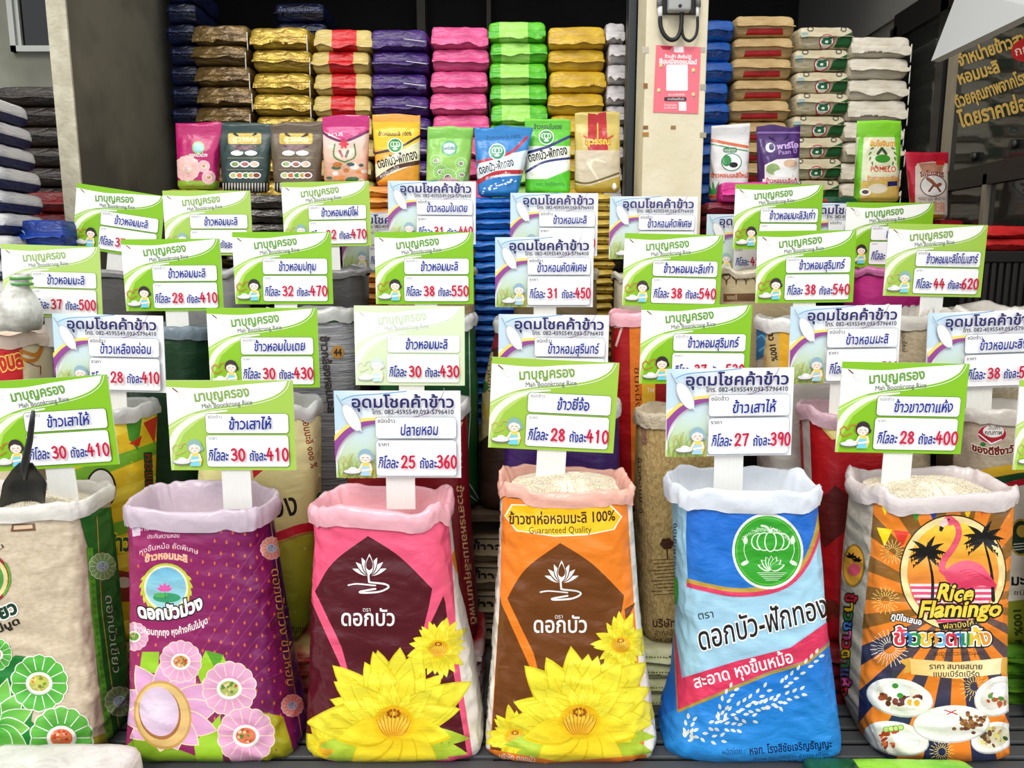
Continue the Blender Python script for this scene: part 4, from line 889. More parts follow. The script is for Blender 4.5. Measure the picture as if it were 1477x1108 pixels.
a.poly([(1183, 615), (1200, 602), (1225, 604), (1225, 632), (1200, 634)], (232, 206, 110)); a.poly([(1187, 615), (1202, 606), (1222, 608), (1222, 628), (1201, 630)], (246, 228, 150))
a.poly([(1160, 740), (1205, 700), (1226, 716), (1226, 760), (1190, 790)], (96, 20, 16)); a.poly(ell(1190, 880, 22, 16), (120, 40, 20))
printed(a, B, 'leaf_print', rt, PRM, step=10)
rt, B, _ = tier(2.68, [(585, 1376, 1546), (700, 1374, 1550), (800, 1376, 1550), (935, 1380, 1550)], 'clear rice sack with red apple badge right of the flamingo sack', sackmat('clear_warm_film', (206, 192, 168), .3, mix=(190, 176, 150), ms=70), filmmat('clear_white_film', (206, 200, 190)), 17, rice_label='rice in the clear sack with the red badge', n=3)
a = Art(); rd = (170, 24, 44)
a.poly(ell(1431, 626, 21, 14, 24), (226, 190, 196)); a.poly(ell(1431, 626, 20, 13, 24), rd); a.poly(ell(1433, 622, 15, 9, 24), (240, 236, 230)); a.text('สินค้า', 1434, 620, 16, 5, K); a.text('คุณภาพ', 1433, 627, 24, 5, K, bold=.02)
a.line([(1412, 626), (1430, 640), (1444, 634)], 1.6, W); a.poly(ell(1418, 641, 4, 3), (40, 120, 50)); a.text('ของดีซึ่งาวัด', 1436, 656, 66, 8, (120, 30, 20), arc=-7, bold=.05, out=(250, 240, 220), outw=.12)
a.poly([(1376, 690), (1425, 675), (1470, 668), (1560, 660), (1560, 680), (1470, 690), (1376, 712)], (236, 190, 40))
a.poly([(1376, 712), (1430, 690), (1477, 684), (1560, 680), (1560, 950), (1376, 950)], (236, 232, 222))
a.poly([(1376, 706), (1424, 690), (1470, 682), (1560, 674), (1560, 686), (1480, 692), (1430, 706), (1376, 730)], (24, 74, 40))
a.line(spline([(1376, 745), (1420, 716), (1470, 696), (1560, 688)], 5), 9, (200, 26, 50), caps=False)
a.poly(ell(1472, 775, 17, 27, 24), (190, 160, 60)); a.poly(ell(1472, 775, 14, 24, 24), (30, 60, 40)); a.poly(ell(1474, 766, 8, 9), (200, 170, 70))
for q in range(3): a.line([(1462, 785 + q * 4), (1484, 783 + q * 4)], 1.2, W)
a.text('มะลิ', 1474, 844, 30, 12, K, bold=.03); a.text('ชนิด', 1474, 858, 24, 6, K)
a.poly([(1450, 868), (1500, 862), (1500, 950), (1450, 950)], (150, 160, 50)); vtext(a, '100% กลางปี', 1469, 925, 90, 9, (40, 60, 20), rot=86, bold=.03)
printed(a, B, 'badge_print', rt, PRM, step=10)

# ------------------------------------------------------------------ third tier
Y3 = 3.05
rt, B, _ = tier(Y3, [(478, -86, 76), (600, -88, 78), (700, -90, 80)], 'cream and red rice sack under the white jug', sackmat('cream_sack', (226, 212, 176), .4), filmmat('cream_film', (222, 200, 180)), 21, rice_label='rice in the cream and red sack')
a = Art(); a.poly([(-80, 500), (32, 500), (34, 600), (-80, 600)], (196, 20, 30)); a.text('พวงบล', 4, 534, 56, 18, (200, 40, 30), rot=R(-12), bold=.05, out=(240, 200, 90), outw=.11)
a.line(spline([(30, 506), (50, 512), (60, 502), (52, 518), (40, 520), (30, 516)], 4), 5, (206, 130, 40)); a.line([(38, 522), (52, 528), (58, 528), (58, 540)], 1.2, (150, 30, 30)); printed(a, B, 'red_print', rt, PRM, step=9)
rt, B, _ = tier(Y3, [(472, 186, 304), (600, 184, 304), (700, 184, 304)], 'dark green rice sack with blue-grey collar on the third tier', sackmat('dark_green_sack', (22, 62, 34), .45), filmmat('blue_grey_film', (120, 136, 146)), 22, rice_label='rice in the dark green sack at left')
rt, B, _ = tier(Y3, [(446, 386, 512), (500, 376, 518), (580, 376, 520), (700, 376, 520)], 'grey ribbed rice sack with a red stripe and round gold mark', mat('grey_weave', (176, 176, 178), .6, .7, 30, .4, mix=(140, 140, 144), ms=20, aniso=(.3, .3, 6)), filmmat('grey_film', None), 23, rice_label='rice in the grey ribbed sack')
a = Art(); a.poly([(400, 446), (496, 439), (496, 458), (400, 462)], (190, 50, 36)); a.poly([(400, 463), (496, 460), (496, 465), (400, 468)], (40, 100, 60)); a.poly(ell(487, 508, 9, 9.5, 20), (180, 130, 50)); a.text('44', 487, 513, 11, 8, K, bold=.03)
vtext(a, 'ข้าวกล้องหอมมะลิ', 472, 540, 110, 9, (60, 54, 54), rot=84, bold=.04); printed(a, B, 'grey_print', rt, PRM, step=9)
rt, B, _ = tier(Y3, [(455, 548, 684), (560, 548, 690), (740, 552, 692)], 'dark green rice sack with white outline behind the pale sign', sackmat('green_sack', (18, 84, 38), .4), filmmat('grey_film', None), 24, rice_label='rice in the green sack behind the pale sign')
a = Art(); a.line([(676, 470), (678, 600), (672, 690), (690, 720)], 1.4, (190, 200, 190)); a.line(spline([(640, 560), (662, 640), (668, 700), (690, 725)], 5), 1.4, (190, 200, 190)); printed(a, B, 'outline_print', rt, PRM, step=12)
rt, B, _ = tier(Y3, [(462, 716, 864), (560, 696, 862), (740, 690, 862)], 'dark brown rice sack with cream shapes and a green disc', sackmat('brown_sack', (56, 34, 24), .5), filmmat('smoky_film', (180, 176, 170)), 25, rice_label='rice in the dark brown sack')
a = Art(); a.poly([(688, 505), (712, 508), (714, 620), (690, 640)], (176, 160, 110)); a.poly(ell(697, 558, 8, 9), (60, 110, 50)); vtext(a, 'ข้าวหอม', 706, 540, 50, 5, K, rot=88)
for q in range(5): a.poly(ell(694 + q * 4, 580 + q * 9, 7, 5, 12, .6), (200, 170, 80))
a.poly([(700, 470), (716, 470), (722, 500), (702, 508)], (120, 20, 40)); printed(a, B, 'cream_shape_print', rt, PRM, step=8)
rt, B, _ = tier(Y3, [(450, 882, 1036), (560, 880, 1038), (740, 882, 1040)], 'red and orange rice sack behind the burlap sack', sackmat('red_orange', (170, 16, 24), .42), filmmat('pink_film', None), 26, rice_label='rice in the red and orange sack')
a = Art(); a.poly([(908, 466), (925, 466), (928, 700), (912, 740)], (226, 120, 30)); a.poly([(925, 466), (945, 466), (945, 740), (928, 740)], (240, 190, 50)); a.text('7', 893, 500, 14, 26, (230, 190, 180)); a.text('TH', 938, 566, 10, 5, W); vtext(a, 'ชั้นหนึ่ง', 919, 560, 60, 6, K, rot=88)
printed(a, B, 'orange_side_print', rt, PRM, step=9)
rt, B, _ = tier(Y3, [(458, 1092, 1236), (560, 1090, 1236), (700, 1092, 1236)], 'white rice sack with blue swirl and yellow side on the third tier', sackmat('white_sack', (206, 204, 196), .4), filmmat('white_film', (226, 226, 222)), 27, rice_label='rice in the white sack with blue swirl')
a = Art(); a.poly([(1088, 470), (1108, 472), (1106, 512), (1090, 520)], (40, 130, 190)); a.line(spline([(1090, 490), (1100, 484), (1106, 496), (1096, 506)], 5), 2, (120, 190, 230)); a.poly([(1124, 468), (1145, 466), (1145, 530), (1124, 530)], (240, 180, 40)); a.poly([(1106, 480), (1124, 468), (1124, 530), (1100, 530)], (206, 180, 120))
vtext(a, 'ข้าว 100%', 1114, 498, 46, 7, K, rot=82, bold=.03); printed(a, B, 'swirl_print', rt, PRM, step=7)
clr = sackmat('clear_plastic_rice', (190, 176, 148), .28, mix=(170, 154, 126), ms=60)
rt, B, _ = tier(Y3, [(448, 1238, 1342), (560, 1240, 1342), (700, 1244, 1342)], 'clear plastic rice sack between the two blue right-hand signs', clr, filmmat('clear_white_film', None), 28, rim_wob=.03, rice_label='rice in the clear plastic sack')
a = Art(); vtext(a, 'หอมใหม่', 1303, 492, 30, 5, (60, 50, 40), rot=86); printed(a, B, 'small_side_print', rt, PRM, step=9)
rt, B, _ = tier(Y3, [(446, 1350, 1510), (560, 1350, 1512), (700, 1350, 1512)], 'wide clear plastic rice sack at the right end of the third tier', clr, filmmat('clear_white_film', None), 29, rim_wob=.03, rice_label='rice in the wide clear plastic sack')
# fourth tier
Y4 = 3.48
for i, (l, r, y0, nm, c, lb) in enumerate(((116, 232, 392, 'smoke_sack', (90, 88, 86), 'smoky grey rice sack under the tilted sign at left'),
        (240, 360, 388, 'silver_sack', (150, 150, 150), 'silver grey rice sack on the fourth tier, left'), (412, 532, 388, 'charcoal_sack', (70, 68, 66), 'charcoal rice sack on the fourth tier'),
        (560, 684, 388, 'tan_sack', (170, 150, 110), 'tan rice sack behind the sign priced 550'), (742, 860, 390, 'olive_sack', (120, 104, 70), 'olive tan rice sack behind the sign priced 450'),
        (886, 1006, 394, 'ivory_sack', (206, 196, 170), 'ivory rice sack in front of the cream column'), (1036, 1166, 388, 'beige_sack', (196, 180, 140), 'beige rice sack with brown scroll ornament'),
        (1218, 1330, 388, 'magenta_sack', (196, 40, 130), 'magenta rice sack on the fourth tier'))):
    rt, B, _ = tier(Y4, [(y0, l, r), (500, l - 2, r + 2), (560, l - 2, r + 2)], lb, sackmat(nm, c, .4), filmmat('film_' + nm, tuple(int(q * .6 + 80) for q in c)), 40 + i, nring=16, k=44, colh=.03, rice_label='rice in the ' + lb.split(' rice')[0] + ' sack')
    if nm == 'beige_sack':
        a = Art(); bw = (90, 50, 30)
        for x in (1048, 1062, 1076, 1090):
            for s_ in (-1, 1): a.line(spline([(x, 396), (x + 5 * s_, 392), (x + 5 * s_, 400), (x + 1 * s_, 404), (x, 410)], 4), 1.2, bw)
        a.poly([(1044, 424), (1140, 422), (1140, 433), (1044, 435)], (110, 76, 46)); a.text('ของดี', 1056, 432, 14, 5, (220, 200, 150)); printed(a, B, 'scroll_print', rt, PRM, step=9)

# ------------------------------------------------------------------ price signs
SW = .395
face_m = mat('sign_ink', None, .42, 0, spec=.4)
ink_m = mat('marker_ink', None, .5, 0, spec=.3)
core_m = mat('corrugated_white', (236, 236, 230), .55, .3, 300, .4, aniso=(1, 0, 0))
def girl(a, x, y, hair, body=(120, 214, 232), skin=(255, 236, 222), oc=(60, 46, 40)):
    a.poly(ell(x, y, 11, 11.4, 20), hair); a.poly(ell(x + 9.5, y + 3, 3.6, 4, 10), hair); a.poly(ell(x, y + 3, 8.6, 7.4, 18), skin)
    a.poly([(x - 8, y - 1), (x - 1, y - 4), (x + 8, y - 1), (x + 6, y - 7), (x - 5, y - 7)], hair)
    a.line([(x - 4.6, y + 2.6), (x - 3, y + 1.8), (x - 1.6, y + 2.6)], .7, oc); a.line([(x + 2, y + 2.6), (x + 3.4, y + 1.8), (x + 5, y + 2.6)], .7, oc)
    a.line([(x - 1, y + 6), (x + .4, y + 6.9), (x + 1.8, y + 6)], .7, (200, 80, 80))
    a.poly(ell(x - 5.4, y + 5, 1.6, 1, 8), (250, 190, 180)); a.poly(ell(x + 6, y + 5, 1.6, 1, 8), (250, 190, 180))
    a.poly([(x - 6, y + 10), (x + 7, y + 10), (x + 11, y + 20), (x + 8, y + 30), (x - 8, y + 30), (x - 7, y + 18)], (250, 214, 90))
    a.poly([(x - 5, y + 15), (x + 5, y + 15), (x + 8, y + 30), (x - 8, y + 30)], body)
    a.line([(x - 5, y + 12), (x - 9, y + 20), (x - 20, y + 21)], 3, skin); a.line([(x + 7, y + 12), (x + 9, y + 20), (x - 6, y + 22)], 3, skin)
    a.poly(ell(x - 20, y + 24, 14, 4.4, 18), (110, 108, 104)); a.poly(ell(x - 20, y + 23, 13, 3.6, 18), (232, 232, 228)); a.poly(ell(x - 19, y + 20, 6.4, 3.8, 14), W)
def green_face(sat):
    g1, g2 = ((134, 194, 22), (176, 220, 84)) if sat else ((162, 202, 66), (190, 220, 112))
    a = Art(); a.poly([(0, 0), (190, 0), (190, 138), (0, 138)], g1)
    a.poly(np.vstack([[(0, 60)], spline([(0, 60), (60, 44), (120, 38), (150, 60), (190, 60)], 5), [(190, 138), (60, 138)]])[0:1].tolist() + [(0, 66), (0, 138), (4, 138), (8, 112), (22, 82), (48, 60), (80, 50), (0, 50)], g2)
    a.poly(np.vstack([spline([(0, 138), (3, 110), (16, 82), (38, 63), (62, 52), (90, 47)], 6), spline([(90, 45), (60, 48), (30, 58), (8, 76), (0, 92)], 6)]), (244, 250, 226))
    a.poly(np.vstack([spline([(0, 10), (60, 12), (110, 7), (182, 1)], 5), spline([(182, 1), (176, 13), (160, 24), (135, 32), (100, 38), (64, 43), (30, 52), (0, 68)], 6)]), (254, 255, 248))
    a.line(spline([(186, 1), (179, 15), (162, 27), (136, 35), (100, 41), (64, 46), (30, 56), (0, 73)], 6), .9, (250, 255, 236), caps=False)
    a.line([(10, 12), (20, 20)], 2, (120, 80, 50)); a.poly(ell(23, 23, 8, 4.4, 14, .75), (232, 230, 222)); a.poly(ell(24, 24, 5.6, 2.8, 12, .75), W)
    gg = (130, 166, 70) if not sat else (106, 160, 60)
    a.text('มาบุญครอง', 83, 28, 82, 12, gg, rot=R(-6), bold=.03); a.text('Mah Boonkrong Rice', 90, 39.5, 76, 6, (120, 126, 116), rot=R(-5), bold=.01)
    for b in ((56, 50, 182, 81), (55, 83, 181, 133)): a.poly(rrect(*b, 5), (90, 130, 50)); a.poly(rrect(b[0] + .8, b[1] + .8, b[2] - .8, b[3] - .8, 4.4), (255, 255, 255))
    a.text('ชนิดข้าว', 71, 57.5, 21, 3.8, (110, 110, 106)); a.text('ราคา', 66, 90.5, 12, 3.8, (110, 110, 106))
    oc = (206, 110, 50) if sat else (206, 190, 110)
    a.line(spline([(22, 108), (10, 113), (4, 104), (10, 98), (16, 103), (20, 96), (28, 96), (26, 104)], 5), 1.5, oc); a.line(spline([(28, 106), (29, 97), (33, 104), (36, 94)], 5), 1.5, oc)
    girl(a, 38, 101, (52, 40, 44) if sat else (140, 182, 176)); return a
def blue_face():
    a = Art(); a.poly([(0, 0), (190, 0), (190, 134), (0, 134)], (250, 251, 253))
    a.poly([(0, 0), (70, 0), (62, 40), (0, 62)], vgrad(0, 70, (196, 224, 238), (250, 251, 253), 0))
    a.poly(np.vstack([spline([(0, 134), (5, 104), (20, 74), (44, 56), (62, 50)], 6), [(62, 134)]]), vgrad(60, 134, (214, 234, 244), (196, 216, 130)))
    rng = random.Random(5)
    for q in range(40): x = rng.uniform(4, 60); l_ = rng.uniform(12, 40); a.line(spline([(x, 134), (x + rng.uniform(-4, 6), 134 - l_ * .6), (x + rng.uniform(-10, 14), 134 - l_)], 3), 1, [(150, 184, 70), (186, 196, 90), (206, 190, 90), (120, 160, 70)][q % 4], caps=False, w1=.3)
    a.poly(np.vstack([spline([(0, 110), (6, 86), (22, 66), (44, 54), (64, 49)], 6), spline([(64, 44), (40, 47), (18, 58), (0, 76)], 6)]), (150, 70, 150))
    a.poly(np.vstack([spline([(64, 44), (40, 47), (18, 58), (0, 76)], 6), spline([(0, 68), (18, 52), (40, 42), (80, 39)], 6)]), (250, 224, 110))
    a.line(spline([(100, 42), (130, 37), (152, 25), (166, 0)], 8), 1.2, (136, 70, 140), caps=False, w1=.8)
    a.line(spline([(12, 14), (30, 7), (70, 4), (110, 0)], 6), 1.4, (90, 160, 206), caps=False)
    a.line([(5, 6), (14, 22)], 1.4, (150, 160, 166)); a.poly(ell(27, 40, 10, 23, 24, -.5), (186, 190, 196)); a.poly(ell(27, 40, 9, 22, 24, -.5), (246, 246, 244)); a.poly([(30, 52), (38, 48), (42, 62)], W)
    a.text('อุดมโชคค้าข้าว', 104, 24.5, 152, 13.5, (34, 28, 96), bold=.022); a.text('โทร. 082-4595549,093-5796410', 119, 34.5, 122, 5.4, (50, 46, 66), bold=.02)
    for b in ((62, 39, 184, 72), (62, 74, 184, 130)): a.poly(rrect(*b, 5), (150, 160, 160)); a.poly(rrect(b[0] + .7, b[1] + .7, b[2] - .7, b[3] - .7, 4.4), (255, 255, 255))
    a.text('ชนิดข้าว', 79, 47.5, 26, 4.6, (60, 58, 60), bold=.01); a.text('ราคา', 74, 83.5, 16, 4.6, (60, 58, 60), bold=.01)
    a.line(spline([(12, 112), (8, 106), (14, 100), (18, 108), (24, 100), (22, 112)], 5), 1.2, (190, 190, 80))
    girl(a, 46, 99, (150, 184, 200), body=(170, 214, 232)); return a
_faces = {}
def sign(kind, cx, cy, w, roll, sat, fade, nm, p1, p2, Y, label, stake_to, hx=0):
    """kind g/b; one white corrugated board on a stake"""
    c = at(cx, cy, Y); H = (138 if kind == 'g' else 134) / 190 * SW; sc = SW / 190
    rt = root('price_sign', label, 'price sign', tuple(c)); rt.rotation_euler = (R(-1), R(roll), R(hx))
    key = (kind, sat, fade)
    def U(v): return np.stack([(v[:, 0] - 95) * sc, ((69 if kind == 'g' else 67) - v[:, 1]) * sc], 1)
    if key not in _faces:
        V, F, C = (green_face(sat) if kind == 'g' else blue_face()).flat(U, fade=fade)
        _faces[key] = me_('printed_face', V, F, C, False)
    if 'board' not in _faces: 
        V, F = bevbox(-SW / 2, SW / 2, 0, .0042, -.5, .5, .0008, 1); _faces['board'] = (V, F)
    V = [(x, y + .0002, z * H) for x, y, z in _faces['board'][0]]
    def ch(name, m, mt):
        o = bpy.data.objects.new(name, m); COL.objects.link(o); o.parent = rt
        if not m.materials: m.materials.append(mt)
        return o
    ch('board', me_('board', V, _faces['board'][1], smooth=False), core_m); ch('printed_face', _faces[key], face_m)
    a = Art(); nb = (14, 40, 140); red = (200, 24, 66); lw = .0105 if kind == 'g' else .0232
    wn = min(7.9 * blen(nm), 98); X0 = 124 if kind == 'g' else 128; yb = 73.5 if kind == 'g' else 65.5
    wobs = (hash_(nm + p2) % 7) * .05
    a.text(nm, X0, yb, wn, 13, nb, bold=.018, wob=.3 + wobs * .4, shear=.1, rot=R(-1), lev=0)
    xb = 60 if kind == 'g' else 67; yt = 104 if kind == 'g' else 98
    V, F, C = a.flat(U, step=.0001); V[:, 1] -= lw; ch('handwritten_name', me_('handwritten_name', V, F, C, False), ink_m); a = Art()
    a.text('กิโลละ', xb + 14, yt + 18, 29, 13, nb, bold=.018, wob=.4, shear=.12, lev=0)
    a.num(p1, xb + 34, yt, 11.5, 17.5, 3.1, red, lev=0)
    a.text('ถังละ', xb + 74, yt + 18, 25, 12, nb, bold=.018, wob=.4, shear=.1, lev=0)
    a.num(p2, xb + 88, yt - 1, 11.6 if kind == 'g' else 10.4, 18.5, 3.1, red, lev=0)
    V, F, C = a.flat(U, step=.0001); V[:, 1] -= lw; ch('handwritten_price', me_('handwritten_price', V, F, C, False), ink_m)
    zb = stake_to - c[2]
    sw = .046
    Vs, Fs = bevbox(-sw, sw, .0048, .009, zb, H * .3, .0008, 1); ch('stake', me_('stake', [(x + .004, y, z) for x, y, z in Vs], Fs, smooth=False), core_m)
    return rt
def hash_(s): return sum(ord(c) * (i + 3) for i, c in enumerate(s))
zr1 = .80
S = [  # row, kind, cx, cy, roll, sat, fade, name, p1, p2, label
 (1, 'g', 73, 611, -3.5, 1, 0, 'ข้าวเสาไห้', '30', '410', 'bright green sign priced 30 and 410 beside the black scoop'),
 (1, 'g', 334, 614, 0, 0, .08, 'ข้าวเสาไห้', '30', '410', 'paler green sign priced 30 and 410 over the plum purple sack'),
 (1, 'b', 574, 627, 0, 1, 0, 'ปลายหอม', '25', '360', 'blue and white sign over the pink and maroon sack, priced 25 and 360'),
 (1, 'g', 798, 585, 2.8, 0, 0, 'ข้าวยี่จ้อ', '28', '410', 'tilted green sign priced 28 and 410 over the orange sack'),
 (1, 'b', 1052, 595, -.8, 1, 0, 'ข้าวเสาไห้', '27', '390', 'blue and white sign priced 27 and 390 over the pumpkin sack'),
 (1, 'g', 1301, 589, 1, 1, 0, 'ข้าวขาวตาแห้ง', '28', '400', 'bright green sign priced 28 and 400 over the flamingo sack'),
 (1, 'g', 1557, 612, -1, 0, 0, 'ข้าวหอมมะลิ', '35', '480', 'green sign cut off at the right edge of the photo'),
 (2, 'b', 158, 510, 1.2, 1, 0, 'ข้าวเหลืองอ่อน', '28', '410', 'blue and white sign behind the leftmost green signs, priced 28 and 410'),
 (2, 'g', 380, 502, 0, 1, .06, 'ข้าวหอมใบเตย', '30', '430', 'green sign priced 30 and 430 left of the bleached sign'),
 (2, 'g', 591, 499, .3, 0, .72, 'ข้าวหอมมะลิ', '30', '430', 'almost white sun-bleached sign priced 30 and 430'),
 (2, 'b', 798, 510, .6, 1, 0, 'ข้าวหอมสุรินทร์', '32', '450', 'blue and white sign half hidden behind the tilted green 410 sign'),
 (2, 'g', 1003, 497, .4, 1, 0, 'ข้าวหอมสุรินทร์', '37', '530', 'green sign half hidden behind the blue sign priced 390'),
 (2, 'b', 1218, 497, -.8, 1, 0, 'ข้าวหอมมะลิ', '36', '500', 'blue and white sign half hidden behind the green 400 sign'),
 (2, 'b', 1416, 505, -2, 1, 0, 'ข้าวหอมมะลิ95', '38', '540', 'blue and white sign priced 38 at the right edge'),
 (3, 'g', 75, 406, 1.8, 0, .22, 'ข้าวหอมมะลิ', '37', '500', 'faded green sign priced 37 and 500 behind the white jug'),
 (3, 'g', 249, 397, -.4, 1, 0, 'ข้าวหอมมะลิ', '28', '410', 'green sign priced 28 and 410, second from the left on the third tier'),
 (3, 'g', 408, 387, 0, 1, 0, 'ข้าวหอมปทุม', '32', '470', 'green sign priced 32 and 470 on the third tier'),
 (3, 'g', 612, 387, 0, 1, 0, 'ข้าวหอมมะลิ', '38', '550', 'green sign priced 38 and 550'),
 (3, 'b', 785, 393, 0, 1, 0, 'ข้าวหอมคัดพิเศษ', '31', '450', 'blue and white sign in front of the pale yellow pile, priced 31 and 450'),
 (3, 'g', 970, 390, 1.2, 1, .05, 'ข้าวหอมมะลิเก่า', '38', '540', 'green sign priced 38 and 540 in front of the cream column'),
 (3, 'g', 1162, 385, -.6, 1, 0, 'ข้าวหอมสุรินทร์', '38', '540', 'green sign priced 38 and 540, right of the cream column'),
 (3, 'g', 1349, 376, 1, 0, .06, 'ข้าวหอมมะลิไดโนเสาร์', '44', '620', 'pale green sign priced 44 and 620'),
 (4, 'g', 171, 320, 8.5, 1, 0, 'ข้าวหอมมะลิ', '37', '500', 'green sign leaning sideways against the grey wall'),
 (4, 'g', 300, 322, 0, 0, .12, 'ข้าวหอมมะลิ', '31', '420', 'pale green sign right of the sideways leaning sign'),
 (4, 'g', 471, 309, -1, 0, .05, 'ข้าวหอมหมีไผ่', '32', '470', 'green sign priced 32 and 470 on the top tier'),
 (4, 'b', 623, 307, .5, 1, .05, 'ข้าวหอมใบเตย', '31', '440', 'blue and white sign below the yellow and green small bags, priced 31 and 440'),
 (4, 'b', 799, 324, .3, 1, .08, 'ข้าวหอมมะลิ', '30', '420', 'blue and white sign left of the cream column, partly hidden'),
 (4, 'b', 942, 329, .3, 1, .08, 'ข้าวหอมคัดพิเศษ', '33', '460', 'blue and white sign hanging before the cream column'),
 (4, 'g', 1122, 313, .3, 1, 0, 'ข้าวหอมมะลิ3เก่า', '42', '580', 'green sign in front of the tan and white bag stacks'),
 (4, 'g', 1281, 339, .5, 1, 0, 'ข้าวหอมทอง', '40', '560', 'green sign mostly hidden behind the 620 sign'),
 (5, 'b', 553, 350, 0, 1, .1, 'ข้าวหอมมะลิ', '30', '430', 'blue and white sign showing between two green signs at centre left'),
 (5, 'b', 1078, 352, 0, 1, .1, 'ข้าวหอมไทย', '42', '580', 'blue and white sign priced 42 showing right of the cream column'),
 (5, 'b', 1213, 336, 0, 1, .05, 'ข้าวหอมนิล', '41', '570', 'blue and white sign glimpsed between two green signs at right')]
ROWY = {1: 2.3, 2: 2.68, 3: 3.05, 4: 3.46, 5: 3.64}
RZ = {1: .83, 2: 1.05, 3: 1.27, 4: 1.52, 5: 1.45}
for rw, kind, cx, cy, roll, sat, fade, nm, p1, p2, lb in S:
    sign(kind, cx, cy, 0, roll, sat, fade, nm, p1, p2, ROWY[rw], lb, RZ[rw])

# ------------------------------------------------------------------ small upright bags in a row above the signs
def up_bag(label, bot, top, Y, body, art=None, d=.055, name='small_rice_bag', waist=0, group='small upright bags of rice', seed=1, flare=True, kname='front_print', pm=None, n=2.3, step=4, handle=None, zb=None):
    (bl, br, by), (tl, tr, ty) = bot, top; k = 48; rings = []
    z1 = zb if zb is not None else at(CX, by, Y - d)[2]; z0 = at(CX, ty, Y)[2]; th = np.linspace(0, 2 * np.pi, k, endpoint=False) - np.pi / 2
    NR = 26
    for i in range(NR):
        t = i / (NR - 1); z = z1 + (z0 - z1) * t
        l, r = bl + (tl - bl) * t, br + (tr - br) * t
        w_ = waist * math.sin(min(1, t / .85) * math.pi); l -= w_; r += w_
        dd = d * (1 - .35 * max(0, 1 - t / .06) ** 2) * (max(.03, (1 - max(0, (t - .35) / .5)) if t < .82 else .05) ** .6 if t > .35 else 1)
        sq = max(0, 1 - t / .05) ** 2 * 3
        disp = np.array([.007 * N(math.cos(a) * 2 + seed, math.sin(a) * 2, z * 13) + .003 * N(math.cos(a) * 5, z * 30, seed) for a in th]) * (1 if t < .8 else .4)
        yo = .012 * N(z * 5, seed, 2) * t + .006 * math.sin(t * 6 + seed) * (t > .8)
        P, _, _ = fit_ring(Y + yo, z, None, dd, n + (1 - t), l + sq, r - sq, k, disp)
        if t > .8: P[:, 2] += (t - .8) * np.array([.09 * N(p[0] * 11 + seed * 3, 3, 1) for p in P])
        rings.append(P)
    base = loft(rings, True, True); rt = root(name, label, 'rice bag', (float(rings[0][:, 0].mean()), Y, z1), group)
    obj('bag_body', *base, body, rt)
    xs0, xs1 = rings[-1][:, 0].min(), rings[-1][:, 0].max(); zt = rings[-1][:, 2].mean(); ym = rings[-1][:, 1].mean()
    if handle: obj('carry_handle', *tube([(xs0 + (xs1 - xs0) * q, ym - .012, zt - .05 - .03 * math.sin((q - .3) / .4 * math.pi)) for q in np.linspace(.3, .7, 9)], .006, 6), mat('handle_' + body.name, handle, .5), rt)
    if art: printed(art, base, kname, rt, pm or PR, step=step, off=.001)
    return rt
YS = 3.98
SB = mat('small_bag_silver', (196, 196, 196), .35, .3, 20)
def bagart(x0, y0, x1, y1, col, x2=None, x3=None):
    a = Art(); a.bk = K; return a
def quad(a, bot, top, t0, t1, col):
    f = lambda t: (bot[0] + (top[0] - bot[0]) * t, bot[1] + (top[1] - bot[1]) * t, bot[2] + (top[2] - bot[2]) * t)
    l0, r0, y0 = f(t0); l1, r1, y1 = f(t1); a.poly([(l0 - 4, y0), (r0 + 4, y0), (r1 + 4, y1), (l1 - 4, y1)], col)
# a magenta floral
b_, t_ = (257, 316, 272), (253, 320, 178); a = Art()
quad(a, b_, t_, -.05, .12, (150, 190, 60)); a.poly(ell(286, 213, 9, 9), (150, 200, 90)); a.poly(ell(286, 213, 7, 7), (160, 210, 220)); a.text('ดอกบัวม่วง', 286, 226, 26, 4, W, bold=.03)
rosette(a, 270, 243, 17, (250, 200, 190), (244, 170, 180), [(250, 220, 220), (240, 190, 190)], seed=2, plate=(240, 200, 150), edge=(255, 220, 200)); rosette(a, 294, 240, 8, (250, 190, 190), (240, 150, 170), [(220, 190, 120), (200, 100, 60)], seed=3); rosette(a, 301, 256, 9, (250, 190, 190), (240, 150, 170), [(220, 190, 120), (200, 100, 60)], seed=4)
up_bag('small magenta rice bag printed with pink flowers, leftmost of its row', b_, t_, YS, sackmat('magenta_bag', (190, 30, 104), .3), a, seed=1)
